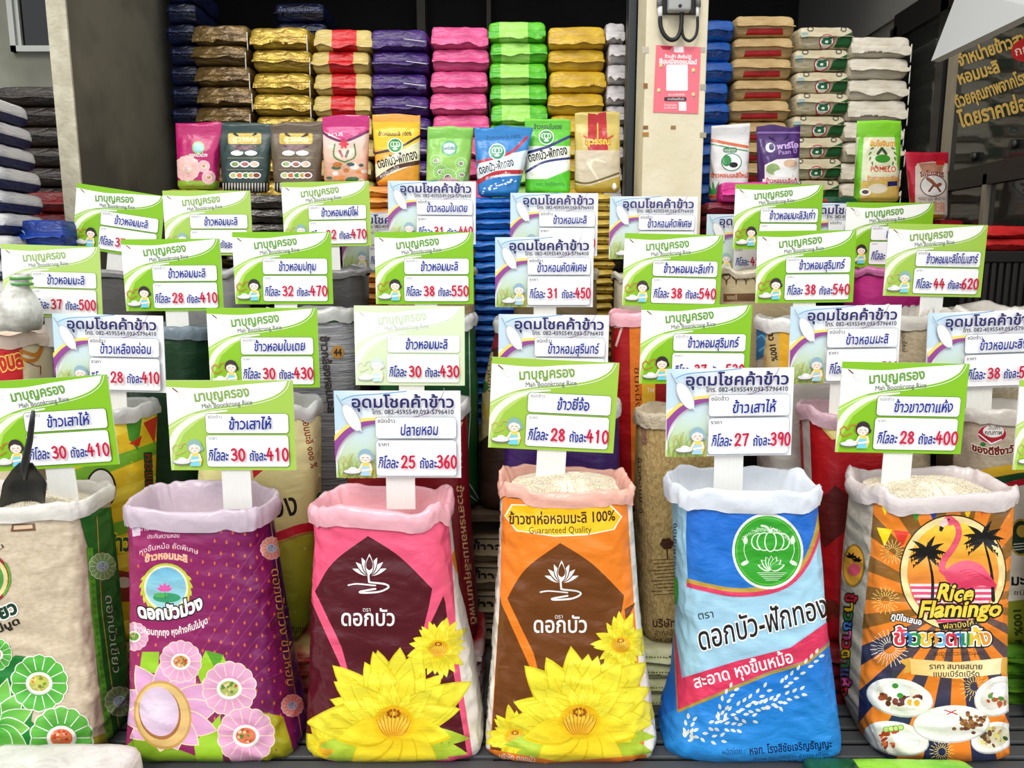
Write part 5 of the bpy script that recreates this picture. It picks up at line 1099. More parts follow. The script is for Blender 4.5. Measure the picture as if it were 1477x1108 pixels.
# b, c dark with gold labels
for nm, x, c1, lb, sd in (('dark_teal_bag', 0, (44, 66, 62), 'small dark green rice bag with gold label and striped base', 2), ('dark_brown_bag', 74, (104, 88, 68), 'small brown rice bag with gold label and striped base', 3)):
    b_, t_ = (322 + x, 388 + x, 276), (314 + x, 394 + x, 178); a = Art()
    quad(a, b_, t_, 0, .13, (28, 26, 24))
    for q in range(17): a.line([(322 + x + q * 4.2, 276), (322 + x + q * 4.2, 264)], 1.7, (220, 214, 196), caps=False)
    a.poly(rrect(329 + x, 192, 377 + x, 208, 3), (206, 176, 70)); a.text('สุวรรณ', 353 + x, 204, 34, 6, (250, 236, 180), bold=.03); a.poly([(333 + x, 210), (373 + x, 210), (362 + x, 216), (344 + x, 216)], (96, 24, 50))
    for (px, py, rx) in ((342, 221, 9), (362, 221, 9)): a.poly(ell(px + x, py, rx, 3.6), W); a.poly(ell(px + x, py - 1.5, rx * .5, 2.6), (226, 226, 222))
    for i, (px, py) in enumerate(((339, 237), (353, 237), (367, 237))): a.poly(ell(px + x, py, 7, 4.4), W); a.poly(ell(px + x, py, 5, 3), [(120, 150, 60), (140, 50, 30), (216, 180, 150)][i])
    for i, px in enumerate((337, 346, 355, 363, 370)): a.poly(ell(px + x, 253, 6.5, 4.6), W); a.poly(ell(px + x, 253, 4.6, 3.1), [(200, 210, 120), (220, 120, 60), (90, 150, 60), (210, 180, 60), (150, 70, 40)][i])
    for py in (228, 245): a.line([(328 + x, py), (380 + x, py)], .7, (170, 160, 120))
    up_bag(lb, b_, t_, YS, sackmat(nm, c1, .38), a, seed=sd, handle=tuple(int(q * .8) for q in c1))
# d floral
b_, t_ = (468, 530, 264), (465, 533, 168); a = Art()
quad(a, b_, t_, -.05, .78, vgrad(200, 262, (240, 214, 200), (226, 160, 120))); a.poly([(460, 186), (500, 205), (536, 186), (536, 160), (460, 160)], (206, 40, 120)); a.line(spline([(464, 190), (480, 200), (500, 203), (534, 188)], 5), 4, (120, 30, 90))
for s_ in (-1, 1): a.line(spline([(497, 234), (497 + s_ * 15, 226), (497 + s_ * 14, 208)], 5), 2.4, (70, 130, 60)); 
for an in range(0, 360, 60): a.poly(petal(496, 208, R(an), 8, 5, .8), (220, 50, 70))
a.line([(490, 218), (494, 226)], 4, (150, 30, 40)); a.line([(502, 218), (499, 226)], 4, (60, 40, 40)); a.text('มาลี', 484, 196, 20, 4, W)
rng = random.Random(3)
for q in range(22): a.poly(ell(rng.uniform(470, 528), rng.uniform(236, 262), rng.uniform(3, 7), rng.uniform(2, 4)), [(240, 236, 226), (200, 120, 50), (60, 110, 70), (230, 140, 60), (50, 90, 90)][q % 5])
up_bag('small rice bag with magenta top and flower wreath', b_, t_, YS, sackmat('pink_white_bag', (232, 170, 190), .32), a, seed=4)
# pumpkin brand bags e, g, h
def pump(a, cx, cy, r, bgc=(40, 150, 50)):
    a.poly(ell(cx, cy, r, r, 24), W); a.poly(ell(cx, cy, r * .88, r * .88, 24), bgc)
    for dx in (-.34, .34, 0): a.poly(ell(cx + dx * r, cy - r * .16, r * .3, r * .36, 14), W); a.poly(ell(cx + dx * r, cy - r * .16, r * .2, r * .27, 12), bgc)
    for an in (-150, -110, -70, -30): a.poly(petal(cx, cy + r * .56, R(an), r * .42, r * .2, .8), W)
b_, t_ = (543, 605, 266), (537, 606, 166); a = Art(); quad(a, b_, t_, .5, 1.05, (250, 200, 30)); quad(a, b_, t_, .9, 1.05, (240, 170, 70))
a.poly([(536, 262), (536, 240), (610, 200), (612, 232)], (246, 240, 200)); a.line([(538, 222), (575, 214), (606, 196)], 3.4, (44, 26, 40)); a.line(spline([(540, 262), (570, 242), (606, 234)], 5), 6, (80, 40, 20)); a.text('หุงขึ้นหม้อ', 562, 250, 30, 4, W, rot=-.5)
a.poly([(536, 280), (545, 262), (575, 246), (612, 238), (612, 285), (536, 285)], (232, 160, 40)); pump(a, 570, 210, 11); a.text('ข้าวหอมมะลิ 100%', 570, 196, 48, 4.4, K, bold=.03); a.text('ดอกบัว-ฟักทอง', 573, 236, 58, 11, K, rot=R(-14), bold=.03)
up_bag('small yellow and orange rice bag with green round emblem', b_, t_, YS, sackmat('orange_yellow_bag', (246, 170, 50), .32), a, seed=5)
b_, t_ = (615, 676, 264), (617, 683, 184); a = Art(); quad(a, b_, t_, .0, .95, vgrad(185, 262, (120, 190, 70), (176, 216, 110)))
a.poly(ell(648, 214, 12, 11), (90, 170, 120)); a.poly(ell(648, 214, 9, 8), (200, 230, 230)); a.text('ดอกบัวเขียว', 648, 216, 18, 3.4, (60, 90, 70), bold=.03)
for q, (x, y, r) in enumerate(((629, 232, 8), (665, 236, 8), (666, 252, 8), (636, 248, 10), (646, 256, 12))): rosette(a, x, y, r, (150, 214, 90), (90, 160, 60), [(120, 60, 40), (200, 220, 200)], seed=q, plate=(240, 240, 230))
a.poly(ell(648, 262, 15, 6), (226, 180, 180)); up_bag('small light green rice bag with round food pictures', b_, t_, YS, sackmat('light_green_bag', (136, 196, 80), .32), a, seed=6)
b_, t_ = (690, 746, 282), (684, 769, 184); a = Art(); quad(a, b_, t_, .45, 1.05, (40, 130, 200)); quad(a, b_, t_, -.05, .3, (40, 130, 206))
a.poly([(684, 258), (692, 232), (770, 214), (764, 252)], (226, 238, 244)); a.line(spline([(690, 234), (720, 226), (740, 218), (760, 198)], 5), 4, (190, 40, 60)); a.line(spline([(688, 264), (715, 250), (752, 248)], 5), 6, (190, 30, 40)); a.text('สะอาด หุงขึ้น', 718, 256, 36, 4, W, rot=-.2)
pump(a, 717, 219, 12, (40, 150, 110)); a.text('ดอกบัว-ฟักทอง', 716, 245, 50, 9, K, rot=R(-14), bold=.03); a.text('ข้าวหอมมะลิ 100%', 726, 200, 50, 4, (20, 40, 90), rot=-.06)
rng = random.Random(8)
for q in range(26): t = q / 26; a.poly(petal(696 + 46 * t + rng.uniform(-3, 3), 276 - 18 * t + rng.uniform(-4, 4), -.4, 4, 2, .9), W)
up_bag('small blue rice bag with pumpkin emblem', b_, t_, YS - .06, sackmat('blue_bag', (44, 134, 204), .32), a, seed=7)
b_, t_ = (758, 822, 280), (757, 823, 172); a = Art(); quad(a, b_, t_, .62, .98, (96, 196, 44)); quad(a, b_, t_, -.05, .2, (84, 200, 40)); quad(a, b_, t_, .2, .64, (240, 244, 226))
a.line([(756, 222), (790, 212), (824, 196)], 4, (40, 50, 120)); a.line(spline([(756, 250), (785, 234), (824, 228)], 5), 3.4, (40, 50, 120)); a.poly(ell(796, 244, 22, 10, 20, -.3), (250, 250, 248)); a.text('ข้าวหอมใบเตย', 790, 186, 40, 5, (30, 60, 40), bold=.03)
pump(a, 788, 198, 11); a.text('ดอกบัว-ฟักทอง', 790, 228, 56, 10, K, rot=R(-12), bold=.03); a.poly([(752, 262), (780, 262), (824, 244), (824, 285), (752, 285)], (88, 206, 44)); a.text('หจก. โรงสีชัยเจริญ', 794, 268, 40, 4, (30, 80, 40))
up_bag('small green and white rice bag with pumpkin emblem', b_, t_, YS, sackmat('green_white_bag', (120, 206, 60), .32), a, seed=8)
b_, t_ = (829, 894, 276), (829, 894, 162); a = Art(); a.poly([(848, 160), (874, 160), (877, 218), (848, 218)], (186, 24, 30)); quad(a, b_, t_, .07, .52, (214, 200, 170))
a.line([(862, 178), (862, 206)], 2, (230, 190, 60)); a.line([(842, 196), (862, 208), (884, 196)], 2.4, (206, 60, 40)); a.text('สุวรรณ', 862, 208, 34, 7, (230, 190, 60), bold=.05, out=(150, 20, 20), outw=.1)
for q in range(8): a.line(spline([(868, 268), (856 - q * 1.4, 246 - q * 2), (846 + q * 4, 228 + abs(q - 4) * 2)], 4), 1.1, (240, 230, 200))
a.line(spline([(830, 262), (850, 264), (892, 250)], 5), 3, (110, 96, 40)); a.poly([(829, 266), (850, 268), (895, 254), (895, 280), (829, 280)], (186, 160, 60)); a.poly(ell(886, 269, 3, 5), W)
up_bag('small gold rice bag with red top panel', b_, t_, YS, sackmat('gold_bag', (206, 184, 96), .3), a, seed=9)
# right of the column
b_, t_ = (1022, 1078, 288), (1026, 1082, 181); a = Art(); a.line(spline([(1026, 202), (1050, 207), (1078, 212)], 4), 4, (220, 110, 60)); a.line([(1026, 208), (1078, 218)], 1.5, (60, 150, 80)); a.poly(rrect(1043, 213, 1063, 220, 3), (30, 120, 60)); a.text('หงษ์ทอง', 1053, 219, 16, 4, W)
a.poly(ell(1055, 234, 15, 13), (40, 140, 90)); a.poly(ell(1055, 234, 13.5, 11.6), W); a.poly(ell(1048, 232, 7, 8), (40, 140, 70)); a.poly(ell(1058, 238, 6, 4), K); a.text('ข้าวหอมมะลิใหม่', 1052, 256, 52, 5, (220, 100, 50), bold=.04)
for an in (-140, -120, -95, -70, -50, -30): a.poly(petal(1030, 282, R(an), 22, 4, .8), (50, 150, 70))
a.line(spline([(1022, 284), (1045, 280), (1078, 268)], 4), 4, (220, 90, 40)); up_bag('small white rice bag with green round picture beside the cream column', b_, t_, YS + .07, sackmat('white_bag', (232, 232, 230), .32), a, seed=10)
b_, t_ = (1093, 1152, 268), (1091, 1154, 182); a = Art(); quad(a, b_, t_, -.05, 1.02, (70, 34, 104)); a.poly([(1103, 238), (1120, 230), (1152, 228), (1152, 258), (1103, 258)], (236, 232, 226)); a.poly(ell(1115, 244, 10, 8), (150, 180, 110)); a.poly(ell(1140, 236, 10, 6), (214, 180, 150)); a.poly(ell(1132, 250, 16, 6), W)
a.poly([(1100, 258), (1153, 258), (1153, 270), (1100, 270)], (240, 238, 236)); a.text('ข้าวหอมมะลิแท้', 1127, 264, 44, 5, (200, 40, 60), bold=.04); a.text('พาร์โอ', 1136, 214, 30, 6, (200, 170, 220), rot=R(-5), bold=.04); a.text('Paan ปี', 1136, 222, 26, 5, (200, 170, 220), rot=R(-5)); a.poly(ell(1111, 213, 7, 7), (230, 226, 240)); a.poly(ell(1113, 212, 4, 5), (50, 40, 90)); a.poly([(1091, 190), (1154, 190), (1154, 192.5), (1091, 192.5)], (150, 110, 180))
up_bag('small dark purple rice bag with a picture of cooked rice', b_, t_, YS, sackmat('purple_bag', (74, 36, 108), .32), a, seed=11, handle=(60, 30, 90))
b_, t_ = (1231, 1296, 290), (1236, 1300, 175); a = Art(); quad(a, b_, t_, .1, .8, (226, 226, 190)); a.poly([(1230, 290), (1238, 200), (1246, 196), (1240, 292)], (120, 206, 40)); a.poly([(1290, 196), (1302, 180), (1302, 260), (1294, 240)], (120, 206, 40))
for s_ in (-1, 1):
    for q in range(6): t = R(90 + s_ * (15 + q * 24)); a.poly(petal(1273 + 17 * math.cos(t), 225 + 17 * math.sin(t), t - s_ * 1.2, 7, 3, .8), (90, 130, 60))
a.poly(ell(1273, 229, 11, 6), (60, 140, 40)); a.line([(1266, 222), (1272, 214), (1278, 222)], 4, (60, 80, 50)); a.text('ส้มโอจินดา', 1273, 211, 36, 6, (220, 150, 40), bold=.05); a.text('POMELO', 1274, 248, 36, 6.5, (220, 60, 40), bold=.02)
a.text('ข้าวขาวหอมมะลิใหม่', 1274, 260, 46, 4.6, (220, 150, 60), bold=.05); a.poly([(1236, 262), (1296, 258), (1298, 296), (1230, 296)], (214, 180, 90), lev=0); a.poly([(1280, 262), (1294, 261), (1294, 268), (1280, 269)], (30, 40, 100)); a.poly(ell(1248, 277, 8, 5), W); a.poly(ell(1248, 277, 5, 3), (80, 50, 40)); a.poly(ell(1266, 272, 14, 7), (230, 220, 190))
up_bag('small lime green rice bag printed POMELO', b_, t_, YS - .05, sackmat('lime_bag', (136, 214, 50), .3), a, seed=12)
b_, t_ = (1314, 1366, 314), (1305, 1368, 220); a = Art(); a.poly([(1320, 320), (1320, 240), (1330, 234), (1336, 256), (1366, 240), (1370, 320)], (222, 206, 190)); a.poly([(1322, 236), (1345, 233), (1367, 236), (1366, 262), (1322, 262)], (226, 208, 186)); a.poly([(1325, 236), (1363, 234), (1358, 250), (1330, 248)], (190, 130, 100)); a.poly([(1350, 232), (1362, 231), (1362, 238), (1350, 238)], (220, 30, 30))
a.poly(ell(1346, 268, 19, 16), (110, 50, 40)); a.poly(ell(1346, 268, 17.6, 14.6), (240, 236, 226)); a.line(spline([(1338, 258), (1344, 262), (1350, 268), (1356, 266)], 4), 5, (150, 80, 50)); a.line([(1346, 268), (1340, 276)], 3, (120, 50, 30)); a.line([(1352, 270), (1356, 276)], 3, (120, 50, 30)); a.text('ไดโนเสาร์', 1344, 253, 34, 5, (130, 30, 30), arc=3, bold=.04)
a.text('หอม นุ่ม สะอาด', 1344, 289, 38, 4.4, K); 
for y in (296, 301, 306): a.text('ข้าวหอมมะลิอินทรีย์', 1344, y, 36, 3.6, (210, 110, 50), bold=.03)
a.poly([(1325, 309), (1360, 309), (1360, 317), (1325, 317)], (226, 170, 60)); up_bag('small red rice bag with animal oval picture, rightmost of its row', b_, t_, YS - .13, sackmat('red_bag', (196, 20, 50), .3), a, seed=13)

# ------------------------------------------------------------------ lying bags: pillow with a sewn flap, seen end on
def pillow(w, d, h, seed=0, nx=16, ny=12, wr=.005):
    V, F = [], []
    for sgn in (1, -1):
        b = len(V)
        for j in range(ny + 1):
            v = math.sin(math.pi / 2 * (2 * j / ny - 1))
            for i in range(nx + 1):
                u = math.sin(math.pi / 2 * (2 * i / nx - 1)); Hh = max(0, (1 - abs(u) ** 16) * (1 - abs(v) ** 18)) ** .3
                z = h / 2 + sgn * h / 2 * Hh * (.98 if sgn > 0 else .95) + wr * N(u * 2.5 + seed, v * 3, sgn) * Hh + wr * .7 * N(u * 8, v * 2 + seed, sgn * 3) * (abs(v) > .5) * Hh; z = min(max(z, .0005), h)
                V.append((u * w / 2 * (1 - .05 * abs(v) ** 6), v * d / 2 * (1 - .03 * u * u), z))
        for j in range(ny):
            for i in range(nx):
                q = (b + j * (nx + 1) + i, b + j * (nx + 1) + i + 1, b + (j + 1) * (nx + 1) + i + 1, b + (j + 1) * (nx + 1) + i)
                F.append(q if sgn > 0 else q[::-1])
    return V, F
def flap(w, d, h, seed=0, ln=.03, droop=.3, n_=18, up=0):
    V, F = [], []
    rows = [(0, 0), (ln * .4, .15), (ln * .8, .55), (ln, 1.0)]
    for th_ in (.0008, -.0008):
        for r, (o, q) in enumerate(rows):
            for i in range(n_ + 1):
                u = 2 * i / n_ - 1; wv = .0035 * N(u * 2 + seed, r * .5, seed) * r + .002 * N(u * 7, seed, r) * (r > 1)
                V.append((u * w / 2 * .97, -d / 2 * .99 * (1 - .03 * u * u) - o * (1 - .4 * droop) + wv, h / 2 + th_ - q * ln * droop * 1.3 * (1 + .5 * N(u * 2, seed, 7)) + up * q * ln + wv)); V[-1] = (V[-1][0], V[-1][1], min(max(V[-1][2], .002 + .0004 * th_), h * .99))
    m = n_ + 1; R4 = len(rows)
    for s_ in (0, 1):
        for r in range(R4 - 1):
            for i in range(n_):
                q = (s_ * m * R4 + r * m + i, s_ * m * R4 + (r + 1) * m + i, s_ * m * R4 + (r + 1) * m + i + 1, s_ * m * R4 + r * m + i + 1); F.append(q if s_ == 0 else q[::-1])
    e = (R4 - 1) * m
    for i in range(n_): F.append((e + i, m * R4 + e + i, m * R4 + e + i + 1, e + i + 1))
    return V, F
ORD = ['topmost', 'second', 'third', 'fourth', 'fifth', 'sixth', 'seventh', 'eighth', 'ninth', 'tenth', 'eleventh', 'twelfth', 'thirteenth', 'fourteenth', 'fifteenth', 'sixteenth', 'seventeenth', 'eighteenth', 'nineteenth', 'twentieth', 'twenty-first', 'twenty-second', 'twenty-third', 'twenty-fourth', 'twenty-fifth', 'twenty-sixth', 'twenty-seventh', 'twenty-eighth', 'twenty-ninth', 'thirtieth', 'thirty-first', 'thirty-second', 'thirty-third', 'thirty-fourth']
def copy_tree(o, parent=None):
    c = o.copy(); COL.objects.link(c); c.parent = parent
    for ch in o.children: copy_tree(ch, c)
    return c
def local_print(art_fn, V, F, w, h, d):
    a = Art(); art_fn(a); v, t, C = a.planar(.006, True)
    bv = BVHTree.FromPolygons([tuple(p) for p in V], F); Wd = []; ok = []
    for p in v:
        r = bv.ray_cast(Vector((p[0], -2, h - p[1])), Vector((0, 1, 0)))
        ok.append(r[0] is not None); Wd.append((0, 0, 0) if r[0] is None else tuple(r[0] + Vector((0, -.002, 0)) + (r[1] if r[1].y < 0 else -r[1]) * .0015))
    k_ = np.array(ok)[t].all(1); return Wd, t[k_][:, ::-1], C[k_][:, ::-1].reshape(-1, 3)
def stack(desc, cx, w_px, top_py, Y, n_, h, body, flapm=None, d=.42, name='rice_bag', nvar=3, seed=0, gap=.985, jit=.008, fl=.03, droop=.4, art=None, zbot=None, cat='rice bag', extra=None, w_m=None, tilt=0, xdrift=0, place=None, sp=.5):
    """a pile of lying bags; every bag is an object of its own"""
    pt = at(cx, top_py, Y); dep = Y * math.cos(TH) - (pt[2] - 1.6) * math.sin(TH); w = w_m or w_px / FPX * dep
    grp = desc + ' stack'; protos = []; rng = random.Random(seed * 7 + 1)
    ztop = pt[2]
    if zbot is not None: n_ = max(1, int(round((ztop - zbot) / (h * gap)))); h = (ztop - zbot) / n_ / gap
    for i in range(n_):
        z = ztop - h - i * h * gap
        if len(protos) < nvar:
            rt = root(name, '', cat, (0, 0, 0), grp); s_ = seed * 10 + i
            V, F = pillow(w, d, h * .98, s_); obj('bag_body', V, F, body, rt, world=False)
            V2, F2 = flap(w, d, h, s_, fl, droop * (1 if i % 2 == 0 else .6), up=.15 * (i % 3)); obj('sewn_flap', V2, F2, flapm or body, rt, world=False, smooth=True)
            if art: q = local_print(lambda a: art(a, w, h), V, F, w, h, d); obj('end_print', q[0], q[1], PRM, rt, cols=q[2], world=False)
            if extra: extra(rt, w, d, h, s_)
            protos.append(rt); o = rt
        else: o = copy_tree(protos[rng.randrange(nvar)])
        o.location = (pt[0] + rng.uniform(-jit, jit) + xdrift * i, Y + d / 2 + rng.uniform(-jit, jit), z); o.rotation_euler = (0, R(tilt + rng.uniform(-.3, .3)), R(rng.uniform(-2, 2)))
        o['label'] = '%s, %s of its stack%s' % (desc, ORD[i] if i < len(ORD) else 'one', ' ' + place if place else ''); o['group'] = grp
    return ztop - n_ * h * gap
def string_extra(rt, w, d, h, s_):
    for sgn in (1,):
        x = sgn * w / 2 * .97; P = [(x + .006 * N(q, s_, 1), -d / 2 - .01 - .008 * abs(N(q, s_, 2)), h * .55 - q * .016) for q in range(7)]
        obj('stitching_thread', *tube(P, .0032, 5), mat('white_thread', (226, 224, 214), .7), rt, world=False)
def foil(nm, c, mix, r=.28): return mat(nm, c, r, .6, 14, .6, mix=mix, ms=6, metal=.35, aniso=(1, 1, 3))
def plas(nm, c, mix=None, r=.36, **k): return mat(nm, c, r, .5, 14, .5, mix=mix, ms=7, aniso=(1, 1, 3), **k)
YB = 4.45
ZB = 1.62
bk = root('display_bench', 'tall bench behind the small bags carrying the coloured back stacks', 'bench', (0, YB + .22, 0))
for xa, xb in ((-1.98, .64), (1.02, 2.24)):
    obj('bench_top', *bevbox(xa, xb, YB - .02, YB + .46, ZB - .04, ZB, .004), wood, bk, smooth=False)
    for x in (xa + .05, xb - .05):
        for y in (YB + .03, YB + .4): obj('leg', *bevbox(x - .03, x + .03, y - .03, y + .03, 0, ZB - .04, .004), wood, bk, smooth=False)
G = dict(zbot=ZB, h=.116, droop=1.0, fl=.034)
stack('brown gold foil rice bag', 316, 82, 33, YB, 0, body=foil('bronze_foil', (130, 104, 56), (92, 70, 36)), seed=1, extra=string_extra, **G)
stack('bright gold foil rice bag', 401, 86, 37, YB, 0, body=foil('gold_foil', (196, 166, 60), (160, 130, 44)), seed=2, extra=string_extra, **G)
stack('cream rice bag with a red centre band', 491, 86, 40, YB, 0, body=plas('cream_red', (214, 190, 110), (196, 170, 92), stripe=(0, -.063, .075, (206, 20, 26))), seed=3, **G)
stack('dark purple rice bag', 575, 84, 40, YB, 0, body=plas('purple_stack', (66, 30, 110), (50, 20, 90)), seed=4, extra=lambda rt, w, d, h, s_: obj('white_edge', *tube([(w / 2 * (.2 + .12 * q), -d / 2 - .02, h * (.45 - .02 * q)) for q in range(7)], .003, 5), mat('white_edge', (220, 214, 226), .5), rt, world=False), **G)
stack('pink rice bag', 662, 85, 35, YB, 0, body=plas('pink_stack', (232, 96, 150), (206, 66, 124)), seed=5, **G)
stack('bright green rice bag with paler label', 748, 85, 28, YB, 0, body=plas('green_stack', (104, 206, 40), (70, 176, 30), stripe=(0, -.10, .06, (166, 224, 100))), seed=6, **G)
stack('mustard yellow rice bag', 833, 84, 36, YB, 0, body=plas('mustard_stack', (222, 182, 44), (196, 154, 30)), seed=7, **G)
stack('white rice bag with red stitching beside the steel post', 890, 28, 30, YB, 0, body=plas('white_stack', (214, 208, 206), (186, 180, 180)), seed=8, **G)
stack('blue rice bag behind the cream column', 1036, 46, 26, YB, 0, body=plas('blue_stack', (20, 110, 200), (14, 80, 170)), seed=9, art=lambda a, w, h: a.text('หอมใหม่', -.01, h * .8, w * .7, h * .2, (16, 40, 110), bold=.03), **{**G, 'droop': .3, 'fl': .02})
def tanart(a, w, h): a.poly([(-w * .3, h * .66), (w * .28, h * .64), (w * .3, h * .9), (-w * .32, h * .92)], (170, 24, 24))
stack('tan paper rice bag with red mark', 1105, 88, 20, YB, 0, body=plas('tan_stack', (206, 176, 122), (184, 152, 98), .55), seed=10, art=tanart, **{**G, 'droop': .3, 'fl': .022})
def dearart(a, w, h):
    a.poly([(w * .16, h * .95), (w * .2, h * .6), (w * .46, h * .3), (w * .46, h * .95)], (30, 90, 44)); a.poly([(-w * .46, h * .34), (-w * .34, h * .34), (-w * .34, h * .62), (-w * .46, h * .6)], (150, 180, 180))
    a.poly(ell(0, h * .72, w * .14, h * .3, 26), (190, 30, 50)); a.poly(ell(0, h * .72, w * .12, h * .25, 26), W); a.text('ดี', 0, h * .84, w * .15, h * .2, (30, 110, 60), bold=.06)
    for s_ in (-1, 1): a.line(ell(s_ * w * .3, h * .18, w * .05, h * .09, 16), .004, (60, 50, 50))
stack('cream rice bag with red ring emblem and green corner', 1191, 80, 36, YB, 0, body=plas('cream_ring_stack', (222, 212, 180), (204, 190, 156)), seed=11, art=dearart, **{**G, 'droop': .25, 'fl': .02})
stack('plain white woven rice bag', 1272, 90, 50, YB, 0, body=plas('white_woven_stack', (232, 224, 206), (214, 204, 182), .5), seed=12, extra=string_extra, **G)
# dark navy stack right behind the partition
stack('dark navy rice bag at the end of the grey wall', 253, 44, -60, 4.5, 0, .11, body=plas('navy_dark', (22, 30, 66), (12, 16, 40)), d=.4, zbot=ZB, seed=13, art=lambda a, w, h: a.text('ข้าวหอมมะลิ', 0, h * .6, w * .7, h * .2, (110, 120, 160)))
stack('dark navy rice bag with pale lettering behind the foil stacks', 432, 74, 2, 5.1, 0, .12, body=plas('navy_dark', None), d=.4, zbot=1.2, seed=14, art=lambda a, w, h: a.text('ข้าวหอมมะลิ', 0, h * .6, w * .8, h * .25, (110, 120, 160)))
# ------------------------------------------------------------------ thin flat bags under the small upright bags
YM = 3.86
bench('wooden bench under the piles of thin bags at left', -2.0, -.235, 3.87, 4.32, 1.299)
bench('low wooden bench under the blue and pale yellow piles', -.215, .60, 3.87, 4.32, .699)
bench('wooden bench under the piles of thin bags at right', 1.03, 2.26, 3.87, 4.32, 1.549)
M = dict(d=.4, jit=.006, fl=.014, droop=.3)
zt_ = {}
for nm, cx, w, ty, h, bm_, art, sd in (
    ('thin gold foil rice bag under the magenta bag', 270, 66, 272, .06, foil('gold_thin', (190, 176, 60), (150, 136, 40)), None, 21),
    ('crinkled silver black rice bag', 364, 88, 279, .075, foil('silver_black', (110, 104, 96), (50, 46, 42), .25), None, 22),
    ('smoky brown rice bag under the flower wreath bag', 448, 70, 270, .075, foil('smoky_brown', (96, 84, 70), (50, 44, 38), .3), None, 23),
    ('thin orange rice bag', 545, 78, 268, .055, plas('orange_thin', (232, 160, 60), (206, 124, 40)), None, 24),
    ('thin green rice bag', 640, 72, 266, .055, plas('green_thin', (60, 130, 60), (40, 100, 44)), None, 25),
    ('thin bright blue rice bag', 722, 80, 283, .056, plas('blue_thin', (20, 118, 206), (12, 88, 180)), None, 26),
    ('thin pale yellow rice bag', 838, 102, 279, .042, plas('yellow_thin', (226, 200, 100), (190, 160, 60)), None, 27),
    ('thin maroon rice bag right of the cream column', 1052, 62, 290, .06, plas('maroon_thin', (140, 40, 60), (96, 24, 40)), None, 28),
    ('thin olive rice bag under the purple bag', 1124, 66, 270, .06, plas('olive_thin', (120, 130, 70), (90, 96, 50)), None, 29),
    ('thin dark green rice bag with red mark', 1200, 74, 282, .06, plas('dark_green_thin', (30, 90, 60), (20, 66, 44)), lambda a, w, h: a.poly([(-w * .3, h * .3), (-w * .1, h * .3), (-w * .1, h * .7), (-w * .3, h * .7)], (170, 40, 40)), 30),
    ('thin yellow green rice bag under the lime bag', 1282, 70, 292, .06, plas('yellow_green_thin', (196, 180, 90), (120, 170, 60)), None, 31),
    ('thin bright red rice bag under the red bag', 1358, 66, 316, .06, plas('red_thin', (190, 16, 40), (150, 10, 30)), None, 32)):
    stack(nm, cx, w, ty, YM + .02, 0, h, body=bm_, seed=sd, art=art, zbot=1.30 if sd < 26 else .70 if sd < 28 else 1.55, **M)

stack('slumped magenta plastic rice bag before the small white bag', 1076, 72, 262, 3.86, 1, .1, body=plas('magenta_plastic', (226, 60, 150), (200, 40, 130), .3), seed=33, d=.085, nvar=1)

# ------------------------------------------------------------------ what the first two tiers stand on
pl = root('low_pallet', 'low grey plastic pallet under the front row of sacks', 'pallet', (0, 2.3, 0)); pm = mat('pallet_grey', (74, 76, 78), .6)
for q in range(5): y = 2.12 + q * .078; obj('slat', *bevbox(-1.95, 2.1, y, y + .058, .022, .035, .003, 1), pm, pl, smooth=False)
for x in (-1.7, -.9, -.1, .7, 1.5, 2.0): obj('runner', *bevbox(x - .04, x + .04, 2.12, 2.49, 0, .022, .003, 1), pm, pl, smooth=False)
TB = dict(d=.34, jit=.004, fl=.02, droop=.3, zbot=0.0)
for nm, cx, c, mx, sd in (('flat olive rice bag under the yellow sack', 158, (150, 140, 70), (110, 100, 50), 41), ('flat cream rice bag under the pale yellow sack', 388, (206, 196, 120), (176, 50, 50), 42),
                       ('flat red and white rice bag under the dark red sack', 604, (176, 24, 30), (206, 190, 180), 43), ('flat violet rice bag under the dark purple sack', 805, (96, 50, 110), (60, 30, 80), 44),
                       ('flat cream green rice bag under the burlap sack', 985, (222, 218, 180), (190, 196, 130), 45), ('flat wine red rice bag under the bright red sack', 1220, (130, 30, 36), (90, 16, 24), 46),
                       ('flat lime rice bag under the badge sack', 1440, (130, 190, 60), (90, 150, 40), 47)):
    art = (lambda a, w, h: (a.text('ข้าวหอมมะลิ 1 ถัง', -w * .15, h * .62, w * .5, h * .2, (30, 60, 40), bold=.02), a.text('อำเภอเมือง', w * .25, h * .62, w * .3, h * .16, (30, 60, 40)))) if sd in (42, 45, 47) else None
    pt = at(cx, 935, 2.53); T_ = dict(TB); pz = .2305
    py_ = float(proj(np.array([pt[0], 2.51, pz]))[1]); stack(nm, cx, 200, py_, 2.51, 0, .058, body=plas('flat_%d' % sd, c, mx), seed=sd, art=art, w_m=.46, **T_)
stack('tan paper rice bag seen between the red and orange sacks', 712, 60, 772, 2.96, 0, .12, body=plas('tan_low', (170, 148, 112), (150, 128, 92), .6), seed=50, d=.25, zbot=0, w_m=.3, art=lambda a, w, h: (a.text('ข้าวสาร', 0, h * .62, w * .6, h * .3, K, bold=.03), a.line([(-w * .45, h * .14), (w * .45, h * .14)], .004, K)))
def flat_front(label, cx, w, d, h, Y, body, seed, cat='rice bag', yaw=0, art=None):
    x = at(cx, 1100, Y)[0]; rt = root('flat_rice_bag', label, cat, (x, Y, 0)); rt.rotation_euler = (0, 0, R(yaw))
    V, F = pillow(w, d, h, seed); obj('bag_body', V, F, body, rt, world=False); V2, F2 = flap(w, d, h, seed, .03, .4); obj('sewn_flap', V2, F2, body, rt, world=False)
    if art: q = local_print(lambda a: art(a, w, h), V, F, w, h, d); obj('end_print', q[0], q[1], PRM, rt, cols=q[2], world=False)
